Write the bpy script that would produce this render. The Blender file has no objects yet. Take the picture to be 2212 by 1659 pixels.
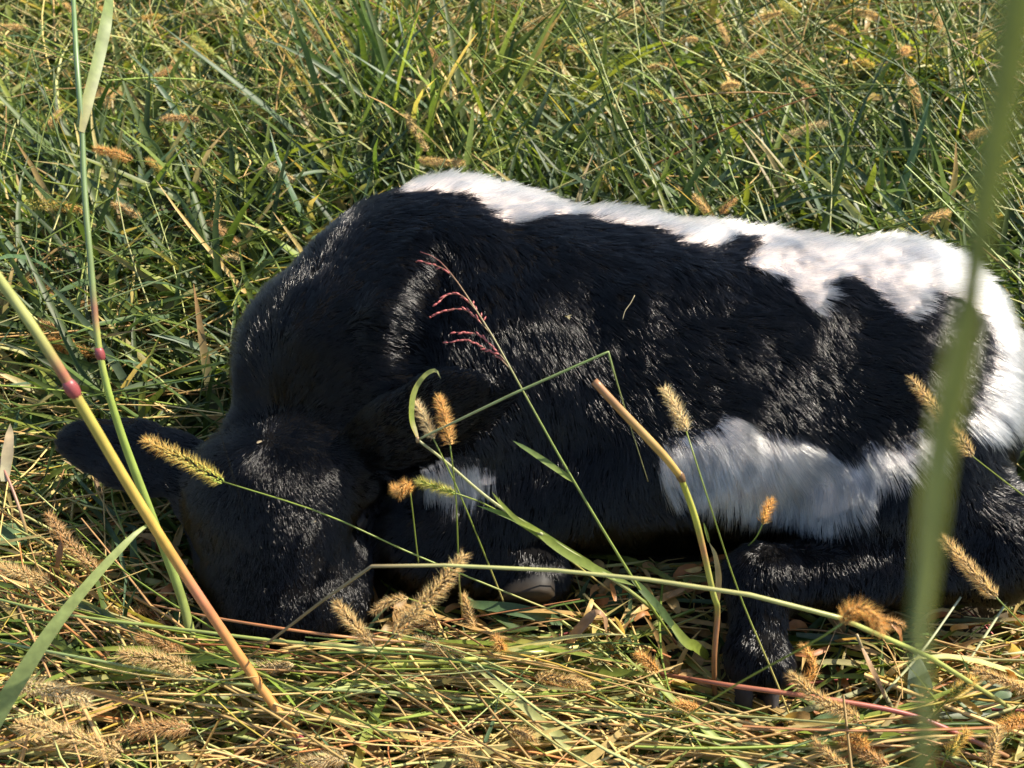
import bpy, math, random
import numpy as np

# ================================================================ camera, sky, sun, exposure
scene = bpy.context.scene
col = scene.collection
R = math.radians
CAM_H, CAM_PITCH, HFOV = 0.80, R(42), R(58)

cam_data = bpy.data.cameras.new('camera'); cam = bpy.data.objects.new('camera', cam_data); col.objects.link(cam)
cam.location = (0, 0, CAM_H); cam.rotation_euler = (math.pi / 2 - CAM_PITCH, 0, 0)
cam_data.sensor_width = 36; cam_data.angle = HFOV
cam_data.clip_start = .01; cam_data.clip_end = 500
cam_data.dof.use_dof = True; cam_data.dof.focus_distance = .90; cam_data.dof.aperture_fstop = 9
scene.camera = cam

SUN_EL, SUN_AZ = R(43), R(63)          # azimuth from +y (away from the camera) towards +x
world = bpy.data.worlds.new('World'); scene.world = world; world.use_nodes = True
nt = world.node_tree; bg = nt.nodes['Background']; sky = nt.nodes.new('ShaderNodeTexSky')
sky.sky_type = 'NISHITA'; sky.sun_disc = False; sky.sun_elevation = SUN_EL; sky.sun_rotation = SUN_AZ
nt.links.new(sky.outputs[0], bg.inputs[0]); bg.inputs[1].default_value = .105
sun_data = bpy.data.lights.new('sun', 'SUN'); sun = bpy.data.objects.new('sun', sun_data); col.objects.link(sun)
sun_data.energy = 5.0; sun_data.angle = R(.53); sun_data.color = (1, .91, .76)
sun.rotation_euler = (math.pi / 2 - SUN_EL, 0, math.pi - SUN_AZ)
scene.view_settings.view_transform = 'Standard'; scene.view_settings.look = 'None'
scene.view_settings.exposure = 1.2; scene.view_settings.gamma = 1; scene.view_settings.use_curve_mapping = False
scene.cycles.max_bounces = 8; scene.cycles.transmission_bounces = 6; scene.cycles.transparent_max_bounces = 8
scene.cycles.use_denoising = True; scene.cycles.denoiser = 'OPENIMAGEDENOISE'; scene.cycles.denoising_input_passes = 'RGB_ALBEDO_NORMAL'; scene.cycles.denoising_prefilter = 'ACCURATE'
scene.cycles_curves.shape = 'RIBBONS'; scene.cycles_curves.subdivisions = 2
scene.cycles.use_fast_gi = False

rng = np.random.default_rng(11); random.seed(5)

# ================================================================ helpers
PX_F = 1106 / math.tan(HFOV / 2)
FWD = np.array([0, math.cos(CAM_PITCH), -math.sin(CAM_PITCH)]); UPV = np.array([0, math.sin(CAM_PITCH), math.cos(CAM_PITCH)])
def ray(u, v): return FWD + (u - 1106) / PX_F * np.array([1., 0, 0]) - (v - 829.5) / PX_F * UPV
def at(u, v, z):
    """a sighting in the photograph (2212 px wide) at height z above the soil -> world point"""
    d = ray(u, v); t = (z - CAM_H) / d[2]
    return np.array([0, 0, CAM_H]) + t * d

def attr_mat(name, rough=.45, spec=.5, trans=.35, noise=None, tcol=(1.15, 1.1, .75)):
    m = bpy.data.materials.new(name); m.use_nodes = True; t = m.node_tree
    bs = t.nodes['Principled BSDF']; out = t.nodes['Material Output']
    a = t.nodes.new('ShaderNodeAttribute'); a.attribute_name = 'tint'
    c = a.outputs['Color']
    if noise:
        tc = t.nodes.new('ShaderNodeTexCoord')
        n = t.nodes.new('ShaderNodeTexNoise'); n.inputs['Scale'].default_value = noise[0]; n.inputs['Detail'].default_value = 4
        t.links.new(tc.outputs['Object'], n.inputs['Vector'])
        mr = t.nodes.new('ShaderNodeMapRange'); mr.inputs[3].default_value = 1 - noise[1]; mr.inputs[4].default_value = 1 + noise[1]
        mr.inputs[1].default_value = .3; mr.inputs[2].default_value = .7
        t.links.new(n.outputs['Fac'], mr.inputs[0])
        mx = t.nodes.new('ShaderNodeVectorMath'); mx.operation = 'SCALE'
        t.links.new(c, mx.inputs[0]); t.links.new(mr.outputs[0], mx.inputs['Scale']); c = mx.outputs[0]
    t.links.new(c, bs.inputs['Base Color'])
    bs.inputs['Roughness'].default_value = rough; bs.inputs['Specular IOR Level'].default_value = spec
    if trans:
        tr = t.nodes.new('ShaderNodeBsdfTranslucent'); mul = t.nodes.new('ShaderNodeVectorMath'); mul.operation = 'MULTIPLY'
        mul.inputs[1].default_value = tcol; t.links.new(c, mul.inputs[0]); t.links.new(mul.outputs[0], tr.inputs['Color'])
        ms = t.nodes.new('ShaderNodeMixShader'); ms.inputs[0].default_value = trans
        t.links.new(bs.outputs[0], ms.inputs[1]); t.links.new(tr.outputs[0], ms.inputs[2]); t.links.new(ms.outputs[0], out.inputs['Surface'])
    return m

M_LEAF = attr_mat('leaf', .46, .35, .42, (160, .18), (1.3, 1.25, .6))
M_STRAW = attr_mat('straw', .5, .32, .15, (90, .22))
M_STEM = attr_mat('stem', .4, .5, .12, (60, .15))
M_BRISTLE = attr_mat('bristle', .5, .3, .62, None, (1.2, 1.0, .7))
M_SPIKE = attr_mat('spikelet', .55, .3, .2, (300, .25))
M_PLAIN = attr_mat('plain', .6, .3, 0, (120, .25))

def mesh_obj(name, V, F, tint, mat, parent=None, smooth=True, loc=None):
    """V (n,3), F list/array of faces, tint (n,3) -> linked mesh object"""
    me = bpy.data.meshes.new(name)
    V = np.asarray(V, float)
    if loc is not None: V = V - np.asarray(loc)
    if isinstance(F, np.ndarray):
        k = F.shape[1]
        me.vertices.add(len(V)); me.vertices.foreach_set('co', V.astype(np.float32).ravel())
        me.loops.add(F.size); me.loops.foreach_set('vertex_index', F.astype(np.int32).ravel())
        me.polygons.add(len(F)); me.polygons.foreach_set('loop_start', np.arange(len(F), dtype=np.int32) * k)
        me.update(calc_edges=True); me.validate()
    else:
        me.from_pydata([tuple(v) for v in V], [], [tuple(f) for f in F])
    if tint is not None:
        tint = np.asarray(tint, float)
        if tint.ndim == 1: tint = np.tile(tint, (len(V), 1))
        ca = me.attributes.new('tint', 'FLOAT_COLOR', 'POINT')
        ca.data.foreach_set('color', np.concatenate([tint, np.ones((len(V), 1))], 1).astype(np.float32).ravel())
    if smooth: me.polygons.foreach_set('use_smooth', np.ones(len(me.polygons), dtype=bool))
    me.materials.append(mat)
    o = bpy.data.objects.new(name, me); col.objects.link(o)
    if parent is not None: o.parent = parent
    elif loc is not None: o.location = loc
    return o

def thing(name, label, cat, loc, group=None):
    o = bpy.data.objects.new(name, None); col.objects.link(o)
    o.location = loc; o['label'] = label; o['category'] = cat; o.empty_display_size = .02
    if group: o['group'] = group
    return o

def spline(pts, n):
    """Catmull-Rom through pts, n samples evenly spread along it"""
    P = np.asarray(pts, float)
    if len(P) == 2: P = np.array([P[0], P[0] * .67 + P[1] * .33, P[0] * .33 + P[1] * .67, P[1]])
    Q = np.vstack([2 * P[0] - P[1], P, 2 * P[-1] - P[-2]])
    out = []
    for i in range(len(P) - 1):
        t = np.linspace(0, 1, 12, endpoint=False)[:, None]
        a, b, c, d = Q[i:i + 4]
        out.append(.5 * (2 * b + (c - a) * t + (2 * a - 5 * b + 4 * c - d) * t ** 2 + (3 * b - a - 3 * c + d) * t ** 3))
    C = np.vstack(out + [P[-1:]])
    s = np.r_[0, np.cumsum(np.linalg.norm(np.diff(C, axis=0), axis=1))]
    q = np.linspace(0, s[-1], n)
    return np.stack([np.interp(q, s, C[:, k]) for k in range(3)], 1)

def poly_even(pts, n):
    """straight pieces with kinks kept"""
    C = np.asarray(pts, float); s = np.r_[0, np.cumsum(np.linalg.norm(np.diff(C, axis=0), axis=1))]
    q = np.sort(np.r_[np.linspace(0, s[-1], n), s[1:-1]])
    return np.stack([np.interp(q, s, C[:, k]) for k in range(3)], 1)

def ramp(stops, t):
    """stops [(t, (r,g,b))...]"""
    ts = [s[0] for s in stops]
    return np.stack([np.interp(t, ts, [s[1][k] for s in stops]) for k in range(3)], 1)

def tube_geo(C, rad, sides=7):
    C = np.asarray(C); n = len(C); rad = np.broadcast_to(rad, (n,))
    T = np.gradient(C, axis=0); T /= np.linalg.norm(T, axis=1, keepdims=True)
    h = np.array([.31, .2, .93]); 
    if abs(T[0] @ h) > .9: h = np.array([1., 0, 0])
    A = np.cross(T, h); A /= np.linalg.norm(A, axis=1, keepdims=True); B = np.cross(T, A)
    th = np.arange(sides) * 2 * math.pi / sides
    V = C[:, None] + rad[:, None, None] * (np.cos(th)[None, :, None] * A[:, None] + np.sin(th)[None, :, None] * B[:, None])
    V = V.reshape(-1, 3)
    i = np.arange(n - 1)[:, None] * sides; j = np.arange(sides)[None]; k = (j + 1) % sides
    F = np.stack([i + j, i + k, i + sides + k, i + sides + j], -1).reshape(-1, 4)
    V = np.vstack([V, C[0], C[-1]]); a, b = len(V) - 2, len(V) - 1; l = (n - 1) * sides
    caps = [(a, int((q + 1) % sides), q, q) for q in range(sides)] + [(b, l + q, int(l + (q + 1) % sides), int(l + (q + 1) % sides)) for q in range(sides)]
    F = [tuple(int(x) for x in f) for f in F] + [c[:3] for c in caps]
    return V, F, np.r_[np.repeat(np.linspace(0, 1, n), sides), 0, 1]

def blade_geo(C, width, up=(0, 0, 1), fold=.25, twist=0., wave=0.):
    """leaf blade along C: 3 verts across (folded at the midrib)"""
    C = np.asarray(C); n = len(C); t = np.linspace(0, 1, n)
    T = np.gradient(C, axis=0); T /= np.linalg.norm(T, axis=1, keepdims=True)
    U = np.tile(np.asarray(up, float), (n, 1)); S = np.cross(T, U); S /= np.maximum(np.linalg.norm(S, axis=1, keepdims=True), 1e-6)
    N = np.cross(S, T); a = twist * t
    S, N = S * np.cos(a)[:, None] + N * np.sin(a)[:, None], N * np.cos(a)[:, None] - S * np.sin(a)[:, None]
    w = np.asarray(width)
    if w.ndim == 0: w = w * np.interp(t, [0, .12, .5, .85, 1], [.45, .9, 1, .6, .03])
    w = w[:, None] / 2; wv = (wave * np.sin(t * 19))[:, None] * w
    V = np.stack([C - S * w + N * w * fold + N * wv, C, C + S * w + N * w * fold - N * wv], 1).reshape(-1, 3)
    i = np.arange(n - 1)[:, None] * 3; j = np.array([[0, 1]])
    F = np.stack([i + j, i + j + 1, i + j + 4, i + j + 3], -1).reshape(-1, 4)
    return V, F, np.repeat(t, 3)

# palette (linear albedo)
GREEN, BLUEGREEN, LIME = (.072, .112, .026), (.085, .135, .070), (.20, .25, .045)
PALE, STRAW, TAN, RUST, RED = (.42, .42, .16), (.60, .44, .17), (.46, .28, .11), (.40, .17, .06), (.36, .09, .08)
DKGREEN = (.038, .064, .018); YELLOW = (.45, .33, .06); GOLD = (.50, .30, .09); ORANGE = (.50, .22, .05)

# ================================================================ ground: one sheet to the horizon
gv = np.r_[-120, -60, -25, -10, -5, np.linspace(-3, 3.5, 66), 5, 10, 25, 60, 120]
gx, gy = np.meshgrid(gv, gv, indexing='ij')
# ---------------------------------------------------------------- calf body: signed distance field -> one continuous mesh
V3 = lambda *a: np.array(a, float)

def vnoise(P, scale, seed=0):
    """smooth value noise in [-1, 1], P is (N,3)"""
    Q = P / scale
    I = np.floor(Q).astype(np.int64); F = Q - I
    F = F * F * (3 - 2 * F)
    out = np.zeros(len(P))
    for dx in (0, 1):
        for dy in (0, 1):
            for dz in (0, 1):
                h = ((I[:, 0] + dx) * 73856093) ^ ((I[:, 1] + dy) * 19349663) ^ ((I[:, 2] + dz) * 83492791) ^ (seed * 2654435761)
                h = (h ^ (h >> 13)) * 1274126177 & 0x7fffffff
                h = (h ^ (h >> 16)) & 0xffff
                w = (F[:, 0] if dx else 1 - F[:, 0]) * (F[:, 1] if dy else 1 - F[:, 1]) * (F[:, 2] if dz else 1 - F[:, 2])
                out += w * (h / 32767.5 - 1)
    return out

def frame(a, b, hint):
    x = b - a; x /= np.linalg.norm(x)
    z = hint - x * np.dot(hint, x); z /= np.linalg.norm(z)
    return np.stack([x, np.cross(z, x), z])

def sd_ell(P, c, r, M=None):
    Q = P - c
    if M is not None: Q = Q @ M.T
    k0 = np.linalg.norm(Q / r, axis=1); k1 = np.linalg.norm(Q / (r * r), axis=1)
    return k0 * (k0 - 1) / np.maximum(k1, 1e-9)

def sd_cone(P, a, b, ra, rb):
    ba = b - a; t = np.clip(((P - a) @ ba) / np.dot(ba, ba), 0, 1)
    return np.linalg.norm(P - a - t[:, None] * ba, axis=1) - (ra + (rb - ra) * t)

PRIMS = []
def ell(c, r, k=.03, M=None, sub=False): PRIMS.append(('e', V3(*c), V3(*r), M, k, sub))
def cone(a, b, ra, rb, k=.03, sub=False): PRIMS.append(('c', V3(*a), V3(*b), (ra, rb), k, sub))

def build_prims():
    # trunk, spine along +x
    cone((-.02, .81, .145), (.37, .765, .129), .147, .134, .001)
    ell((.21, .72, .115), (.21, .13, .10), .06)
    ell((.17, .66, .065), (.14, .075, .065), .05)            # belly resting on the ground
    ell((.410, .755, .130), (.122, .130, .115), .06)         # rump
    ell((-.055, .85, .215), (.09, .07, .068), .06)           # withers
    ell((-.02, .715, .135), (.10, .085, .125), .05)          # near shoulder
    ell((-.12, .77, .13), (.10, .13, .13), .06)              # chest
    ell((-.06, .665, .10), (.09, .06, .085), .05)            # brisket
    ell((-.135, .80, .205), (.085, .09, .075), .06)          # shoulder top in front of the withers
    # neck curving round to the camera side
    cone((-.10, .82, .188), (-.190, .737, .172), .107, .094, .045)
    cone((-.190, .737, .172), (-.214, .660, .108), .094, .073, .02)
    # skin folds where the neck bends
    cone((-.105, .755, .268), (-.128, .702, .246), .018, .019, .022)
    cone((-.128, .702, .246), (-.143, .668, .208), .019, .014, .022)
    cone((-.068, .75, .292), (-.084, .700, .275), .006, .008, .035, sub=True)
    cone((-.084, .700, .275), (-.098, .672, .242), .008, .009, .035, sub=True)
    # head, chin on the ground
    ell((-.227, .612, .113), (.089, .067, .063), .022)
    ell((-.224, .650, .148), (.055, .024, .026), .022)       # poll
    cone((-.222, .60, .10), (-.196, .520, .056), .066, .043, .03)
    cone((-.224, .585, .130), (-.198, .508, .072), .034, .027, .022)
    ell((-.194, .506, .048), (.050, .041, .040), .02)
    cone((-.264, .60, .065), (-.236, .522, .036), .062, .046, .03)
    cone((-.205, .62, .06), (-.175, .535, .035), .060, .036, .03)
    ell((-.150, .604, .116), (.022, .018, .013), .012)       # brows over the closed eyes
    ell((-.302, .604, .102), (.022, .018, .013), .012)
    ell((-.140, .575, .090), (.015, .018, .010), .02, sub=True)
    ell((-.314, .575, .075), (.015, .018, .010), .02, sub=True)
    ell((-.205, .478, .052), (.009, .009, .007), .008, sub=True)   # nostrils
    ell((-.170, .478, .052), (.009, .009, .007), .008, sub=True)
    # ears
    a, b = V3(-.295, .616, .126), V3(-.470, .678, .118)
    ell((a + b) / 2, (.098, .037, .011), .02, frame(a, b, V3(.1, -.45, .9)))
    ell((a + b) / 2 + V3(.01, -.02, .016), (.07, .018, .008), .01, frame(a, b, V3(.1, -.45, .9)), sub=True)
    a, b = V3(-.160, .605, .152), V3(-.028, .625, .240)
    ell((a + b) / 2, (.083, .036, .011), .014, frame(a, b, V3(.25, -.75, .6)))
    # near fore leg, folded
    cone((.10, .65, .085), (-.09, .585, .06), .065, .042, .03)
    cone((-.09, .58, .05), (.02, .558, .045), .035, .024, .02)
    ell((.028, .556, .042), (.030, .028, .028), .02)
    # near hind leg
    ell((.395, .665, .112), (.105, .09, .103), .04)
    ell((.385, .605, .085), (.10, .05, .07), .035)           # gaskin
    cone((.36, .63, .10), (.462, .58, .085), .075, .052, .03)
    ell((.472, .565, .082), (.045, .04, .045), .03)
    cone((.46, .555, .068), (.25, .535, .068), .042, .029, .022)
    ell((.236, .532, .078), (.034, .031, .033), .014)
    cone((.235, .522, .068), (.228, .470, .042), .027, .024, .016)
    ell((.227, .462, .040), (.029, .026, .026), .012)
    # tail, curled down behind the thigh
    cone((.45, .79, .215), (.520, .755, .150), .028, .022, .03)
    cone((.520, .755, .150), (.512, .70, .095), .022, .02, .02)
    cone((.512, .70, .095), (.455, .67, .10), .02, .016, .02)

def eval_prims(P):
    d = np.full(len(P), 1.0)
    for t, a, b, c, k, sub in PRIMS:
        if t == 'e': lo, hi = a - b.max() , a + b.max()
        else: lo, hi = np.minimum(a, b) - max(c), np.maximum(a, b) + max(c)
        m = np.all((P > lo - .06 - k) & (P < hi + .06 + k), axis=1)
        if not m.any(): continue
        e = sd_ell(P[m], a, b, c) if t == 'e' else sd_cone(P[m], a, b, *c)
        dm = d[m]
        if sub:
            h = np.clip(.5 - .5 * (dm + e) / k, 0, 1)
            d[m] = dm + (-e - dm) * h + k * h * (1 - h)
        else:
            h = np.clip(.5 + .5 * (dm - e) / k, 0, 1)
            d[m] = dm + (e - dm) * h - k * h * (1 - h)
    return d

H = .004
LO, HI = V3(-.52, .36, -.01), V3(.62, 1.0, .36)
def build_field():
    n = np.ceil((HI - LO) / H).astype(int) + 1
    gx, gy, gz = [LO[i] + H * np.arange(n[i]) for i in range(3)]
    G = np.stack(np.meshgrid(gx, gy, gz, indexing='ij'), -1).reshape(-1, 3)
    D = eval_prims(G)
    near = np.abs(D) < .05
    Pn = G[near]
    D[near] += .004 * vnoise(Pn, .06, 3) + .002 * vnoise(Pn, .025, 5)
    return D.reshape(n)

def sdf(P):
    Q = (P - LO) / H
    n = np.array(FIELD.shape)
    inside = np.all((Q > 0) & (Q < n - 1.001), axis=1)
    Q = np.clip(Q, 0, n - 1.001); I = Q.astype(int); F = Q - I
    out = 0
    for dx in (0, 1):
        for dy in (0, 1):
            for dz in (0, 1):
                w = (F[:, 0] if dx else 1 - F[:, 0]) * (F[:, 1] if dy else 1 - F[:, 1]) * (F[:, 2] if dz else 1 - F[:, 2])
                out = out + w * FIELD[I[:, 0] + dx, I[:, 1] + dy, I[:, 2] + dz]
    return np.where(inside, out, .5)

def sdf_grad(P, e=.004):
    g = np.stack([sdf(P + V3(*d) * e) - sdf(P - V3(*d) * e) for d in ((1, 0, 0), (0, 1, 0), (0, 0, 1))], 1)
    return g / np.maximum(np.linalg.norm(g, axis=1, keepdims=True), 1e-9)

def surface_nets(F):
    n = np.array(F.shape); S = F < 0
    c = lambda dx, dy, dz, A=F: A[dx:n[0]-1+dx, dy:n[1]-1+dy, dz:n[2]-1+dz]
    cnt = sum(c(a, b, d, S).astype(int) for a in (0, 1) for b in (0, 1) for d in (0, 1))
    act = (cnt > 0) & (cnt < 8)
    idx = np.full(act.shape, -1); idx[act] = np.arange(act.sum())
    pos = np.zeros((act.sum(), 3)); m = np.zeros(act.sum())
    base = np.argwhere(act).astype(float)
    for ax in range(3):
        o = [i for i in range(3) if i != ax]
        for a in (0, 1):
            for b in (0, 1):
                s = [0, 0, 0]; s[o[0]] = a; s[o[1]] = b
                e = list(s); e[ax] = 1
                f0 = c(*s)[act]; f1 = c(*e)[act]
                x = (f0 < 0) != (f1 < 0)
                t = f0 / np.where(x, f0 - f1, 1)
                q = np.tile(np.array(s, float), (len(t), 1)); q[:, ax] = t
                pos[x] += q[x]; m[x] += 1
    verts = LO + H * (base + pos / m[:, None])
    quads = []
    for ax in range(3):
        o = [(ax + 1) % 3, (ax + 2) % 3]
        sl = [slice(None)] * 3
        s0 = list(sl); s0[ax] = slice(0, -1); s1 = list(sl); s1[ax] = slice(1, None)
        A, B = S[tuple(s0)], S[tuple(s1)]
        for flip in (False, True):
            e = np.argwhere((A & ~B) if not flip else (~A & B))
            e = e[np.all([(e[:, i] > 0) & (e[:, i] < n[i] - 1) for i in o], axis=0)]
            def cell(da, db):
                q = e.copy(); q[:, o[0]] -= da; q[:, o[1]] -= db
                return idx[q[:, 0], q[:, 1], q[:, 2]]
            f = np.stack([cell(0, 0), cell(1, 0), cell(1, 1), cell(0, 1)], 1)
            quads.append(f if not flip else f[:, ::-1])
    return verts, np.concatenate(quads)

gp = np.stack([gx.ravel(), gy.ravel(), np.zeros(gx.size)], 1)
gp[:, 2] = .012 * vnoise(gp, .45, 1) + .006 * vnoise(gp, .16, 2) - .006
n = len(gv); q = (np.arange(n - 1)[:, None] * n + np.arange(n - 1)[None]).ravel()
m = bpy.data.materials.new('soil'); m.use_nodes = True; t = m.node_tree; bs = t.nodes['Principled BSDF']
tc = t.nodes.new('ShaderNodeTexCoord'); nz = t.nodes.new('ShaderNodeTexNoise'); nz.inputs['Scale'].default_value = 35; nz.inputs['Detail'].default_value = 8
cr = t.nodes.new('ShaderNodeValToRGB'); e = cr.color_ramp.elements
e[0].position = .3; e[0].color = (.018, .014, .008, 1); e[1].position = .7; e[1].color = (.075, .055, .026, 1)
bp = t.nodes.new('ShaderNodeBump'); bp.inputs['Strength'].default_value = .8; bp.inputs['Distance'].default_value = .01
t.links.new(tc.outputs['Object'], nz.inputs['Vector']); t.links.new(nz.outputs['Fac'], cr.inputs[0]); t.links.new(cr.outputs[0], bs.inputs['Base Color'])
t.links.new(nz.outputs['Fac'], bp.inputs['Height']); t.links.new(bp.outputs[0], bs.inputs['Normal']); bs.inputs['Roughness'].default_value = .95
go = mesh_obj('ground', gp, np.stack([q, q + n, q + n + 1, q + 1], 1), None, m); go['kind'] = 'structure'

# ================================================================ the calf
build_prims(); FIELD = build_field()
COAT_PATCHES = [
    [(-0.123, 0.792), (-0.116, 0.841), (0.048, 0.849), (0.245, 0.813), (0.416, 0.791), (0.493, 0.753), (0.573, 0.705), (0.601, 0.648), (0.582, 0.608), (0.523, 0.571), (0.444, 0.555), (0.415, 0.554), (0.422, 0.568), (0.445, 0.603), (0.463, 0.635), (0.455, 0.662), (0.434, 0.681), (0.397, 0.685), (0.394, 0.669), (0.370, 0.657), (0.353, 0.680), (0.348, 0.695), (0.327, 0.702), (0.311, 0.694), (0.303, 0.675), (0.293, 0.667), (0.269, 0.688), (0.268, 0.704), (0.247, 0.713), (0.231, 0.716), (0.249, 0.737), (0.241, 0.753), (0.218, 0.746), (0.205, 0.734), (0.175, 0.733), (0.164, 0.747), (0.152, 0.754), (0.108, 0.761), (0.071, 0.774), (0.041, 0.775), (0.021, 0.766), (-0.006, 0.756), (-0.022, 0.767), (-0.036, 0.784), (-0.061, 0.794), (-0.084, 0.790)],
    [(0.143, 0.535), (0.169, 0.550), (0.192, 0.553), (0.199, 0.566), (0.212, 0.564), (0.233, 0.551), (0.260, 0.544), (0.287, 0.542), (0.300, 0.528), (0.316, 0.524), (0.331, 0.538), (0.354, 0.541), (0.374, 0.551), (0.387, 0.551), (0.393, 0.541), (0.382, 0.528), (0.366, 0.526), (0.341, 0.508), (0.330, 0.495), (0.317, 0.479), (0.303, 0.464), (0.270, 0.470), (0.231, 0.477), (0.203, 0.482), (0.175, 0.494), (0.144, 0.496), (0.139, 0.514)],
    [(-0.091, 0.512), (-0.065, 0.523), (-0.043, 0.521), (-0.021, 0.512), (-0.016, 0.500), (-0.039, 0.491), (-0.066, 0.489), (-0.087, 0.497)],
]

def in_poly(x, y, poly):
    c = np.zeros(len(x), bool); p = np.asarray(poly)
    for (x0, y0), (x1, y1) in zip(p, np.roll(p, -1, 0)):
        k = ((y0 > y) != (y1 > y)) & (x < (x1 - x0) * (y - y0) / (y1 - y0 + 1e-12) + x0)
        c ^= k
    return c
def is_white(P, N):
    x = P[:, 0] + .003 * vnoise(P, .018, 21) + .0025 * vnoise(P, .008, 22)
    qq = .743 * P[:, 2] + .669 * P[:, 1] + .003 * vnoise(P, .018, 23) + .0025 * vnoise(P, .008, 24)
    w = np.zeros(len(P), bool)
    for poly in COAT_PATCHES: w |= in_poly(x, qq, poly)
    far = (N @ UPV * 0 + N @ -FWD < 0)
    w[far] = (P[far, 2] > .17) & (P[far, 0] > -.1) & (P[far, 1] > .78)
    # the chest patch lies on the brisket, behind the ear
    return w

bv, bf = surface_nets(FIELD)
bn = sdf_grad(bv)
calf = thing('calf', 'black and white newborn calf asleep with its chin on the flattened grass', 'calf', (.05, .70, 0))
wv = is_white(bv, bn)
skin = np.where(wv[:, None], np.array([[.70, .60, .54]]), np.array([[.003, .0028, .003]]))
M_SKIN = attr_mat('hide', .8, .05, 0)
body = mesh_obj('body', bv, bf, skin, M_SKIN, calf, loc=(.05, .70, 0))

# coat flow: (x, y, z) -> comb direction
COMB = [
    ((-.06, .85, .29), (1, .1, -.1)), ((.15, .84, .28), (1, -.05, -.1)), ((.38, .80, .26), (1, -.1, -.2)), ((.50, .76, .20), (.5, -.2, -1)),
    ((-.02, .70, .22), (.1, -.35, -1)), ((-.05, .76, .25), (.1, -.4, -1)), ((.10, .72, .22), (.75, -.35, -.7)), ((.22, .70, .2), (.85, -.4, -.5)), ((.34, .68, .2), (.8, -.35, -.6)),
    ((.0, .64, .12), (.3, -.2, -1)), ((.15, .62, .12), (.5, -.3, -1)), ((.25, .60, .1), (.75, -.3, -.6)), ((.38, .6, .12), (.8, -.3, -.5)),
    ((.47, .70, .12), (.5, -.3, -1)), ((.44, .60, .12), (.7, -.3, -.9)), ((.47, .56, .06), (.3, -.2, -1)), ((.36, .53, .09), (-.3, -.35, -1)), ((.26, .52, .10), (-.5, -.4, -.7)),
    ((.23, .49, .06), (0, -.6, -1)), ((-.2, .72, .25), (.15, .6, -.45)), ((-.12, .70, .22), (.9, .1, -.3)), ((-.27, .72, .18), (.0, .4, -.7)), ((-.22, .67, .18), (.2, .9, .35)),
    ((-.14, .64, .16), (.8, .4, 0)), ((-.09, .60, .08), (-.6, -.3, -.6)), ((.03, .60, .08), (-.4, -.3, -.9)), ((-.30, .80, .15), (.2, .5, -.8)),
]
WHORL = np.array([-.228, .605, .175])
def comb(P):
    acc = np.zeros_like(P); 
    for g, d in COMB:
        g = np.array(g); d = np.array(d, float); d /= np.linalg.norm(d)
        acc += np.exp(-((P - g) ** 2).sum(1) / (2 * .055 ** 2))[:, None] * d
    acc += 1e-5 * np.array([.7, -.3, -.6])
    acc /= np.linalg.norm(acc, axis=1, keepdims=True)
    # the face: out from the forehead whorl, then down to the muzzle
    wd = P - WHORL; dist = np.linalg.norm(wd, axis=1, keepdims=True)
    face = wd / np.maximum(dist, 1e-6)
    face = np.where(P[:, 1:2] < .60, face + np.array([.0, -.22, -.18]), face)
    k = np.clip((.675 - P[:, 1:2]) / .03, 0, 1) * np.clip((-.135 - P[:, 0:1]) / .02, 0, 1) * np.clip((P[:, 0:1] + .335) / .02, 0, 1)
    acc = acc * (1 - k) + face * k
    el = np.clip((-.305 - P[:, 0:1]) / .02, 0, 1) * (P[:, 1:2] < .70) * (P[:, 2:3] < .19)
    acc = acc * (1 - el) + np.array([-.93, .35, -.02]) * el
    er = ear_r(P)[:, None]
    acc = acc * (1 - er) + np.array([.80, .12, .53]) * er
    calm = np.clip((P[:, 0:1] - .02) / .12, .28, 1)                       # the flank is wavy, shoulder and neck lie smooth
    wob = np.stack([vnoise(P, .05, 31), vnoise(P, .05, 32), vnoise(P, .05, 33)], 1) * .75 * calm + np.stack([vnoise(P, .018, 34), vnoise(P, .018, 35), vnoise(P, .018, 36)], 1) * .3 * calm
    body_w = 1 - .6 * np.maximum(k, el)
    return acc + wob * body_w
def ear_r(P):
    a, b = np.array([-.160, .605, .152]), np.array([-.028, .625, .240])
    t = np.clip((P - a) @ (b - a) / ((b - a) @ (b - a)), 0, 1)
    d = np.linalg.norm(P - a - t[:, None] * (b - a), axis=1)
    return ((d < .05) & (P[:, 1] < .650) & (t > .1)).astype(float)

def unit(a): return a / np.maximum(np.linalg.norm(a, axis=-1, keepdims=True), 1e-9)

def hair_len(P, white):
    L = np.full(len(P), .016)
    L[white] = .022
    L = np.where((P[:, 1] > .79) & (P[:, 2] > .22) & white, .026, L)
    L = np.where((P[:, 0] > .40) & white, .029, L)                       # fluffy rump
    belly = white & (P[:, 1] < .68); L[belly] = .032
    flank = ~white & (P[:, 0] > .08) & (P[:, 2] > .08); L[flank] = .019
    head = (P[:, 0] < -.13) & (P[:, 1] < .67); L[head] = .010
    muz = head & (P[:, 1] < .53); L[muz] = .007
    poll = (P[:, 1] > .635) & (P[:, 1] < .67) & (P[:, 0] < -.16) & (P[:, 0] > -.29) & (P[:, 2] > .13); L[poll] = .018
    ears = (P[:, 0] < -.32) & (P[:, 1] < .72); L[ears] = .011
    L[ear_r(P) > .5] = .011
    leg = (P[:, 1] < .56) & (P[:, 0] > .19); L[leg] = .011
    return L

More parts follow.
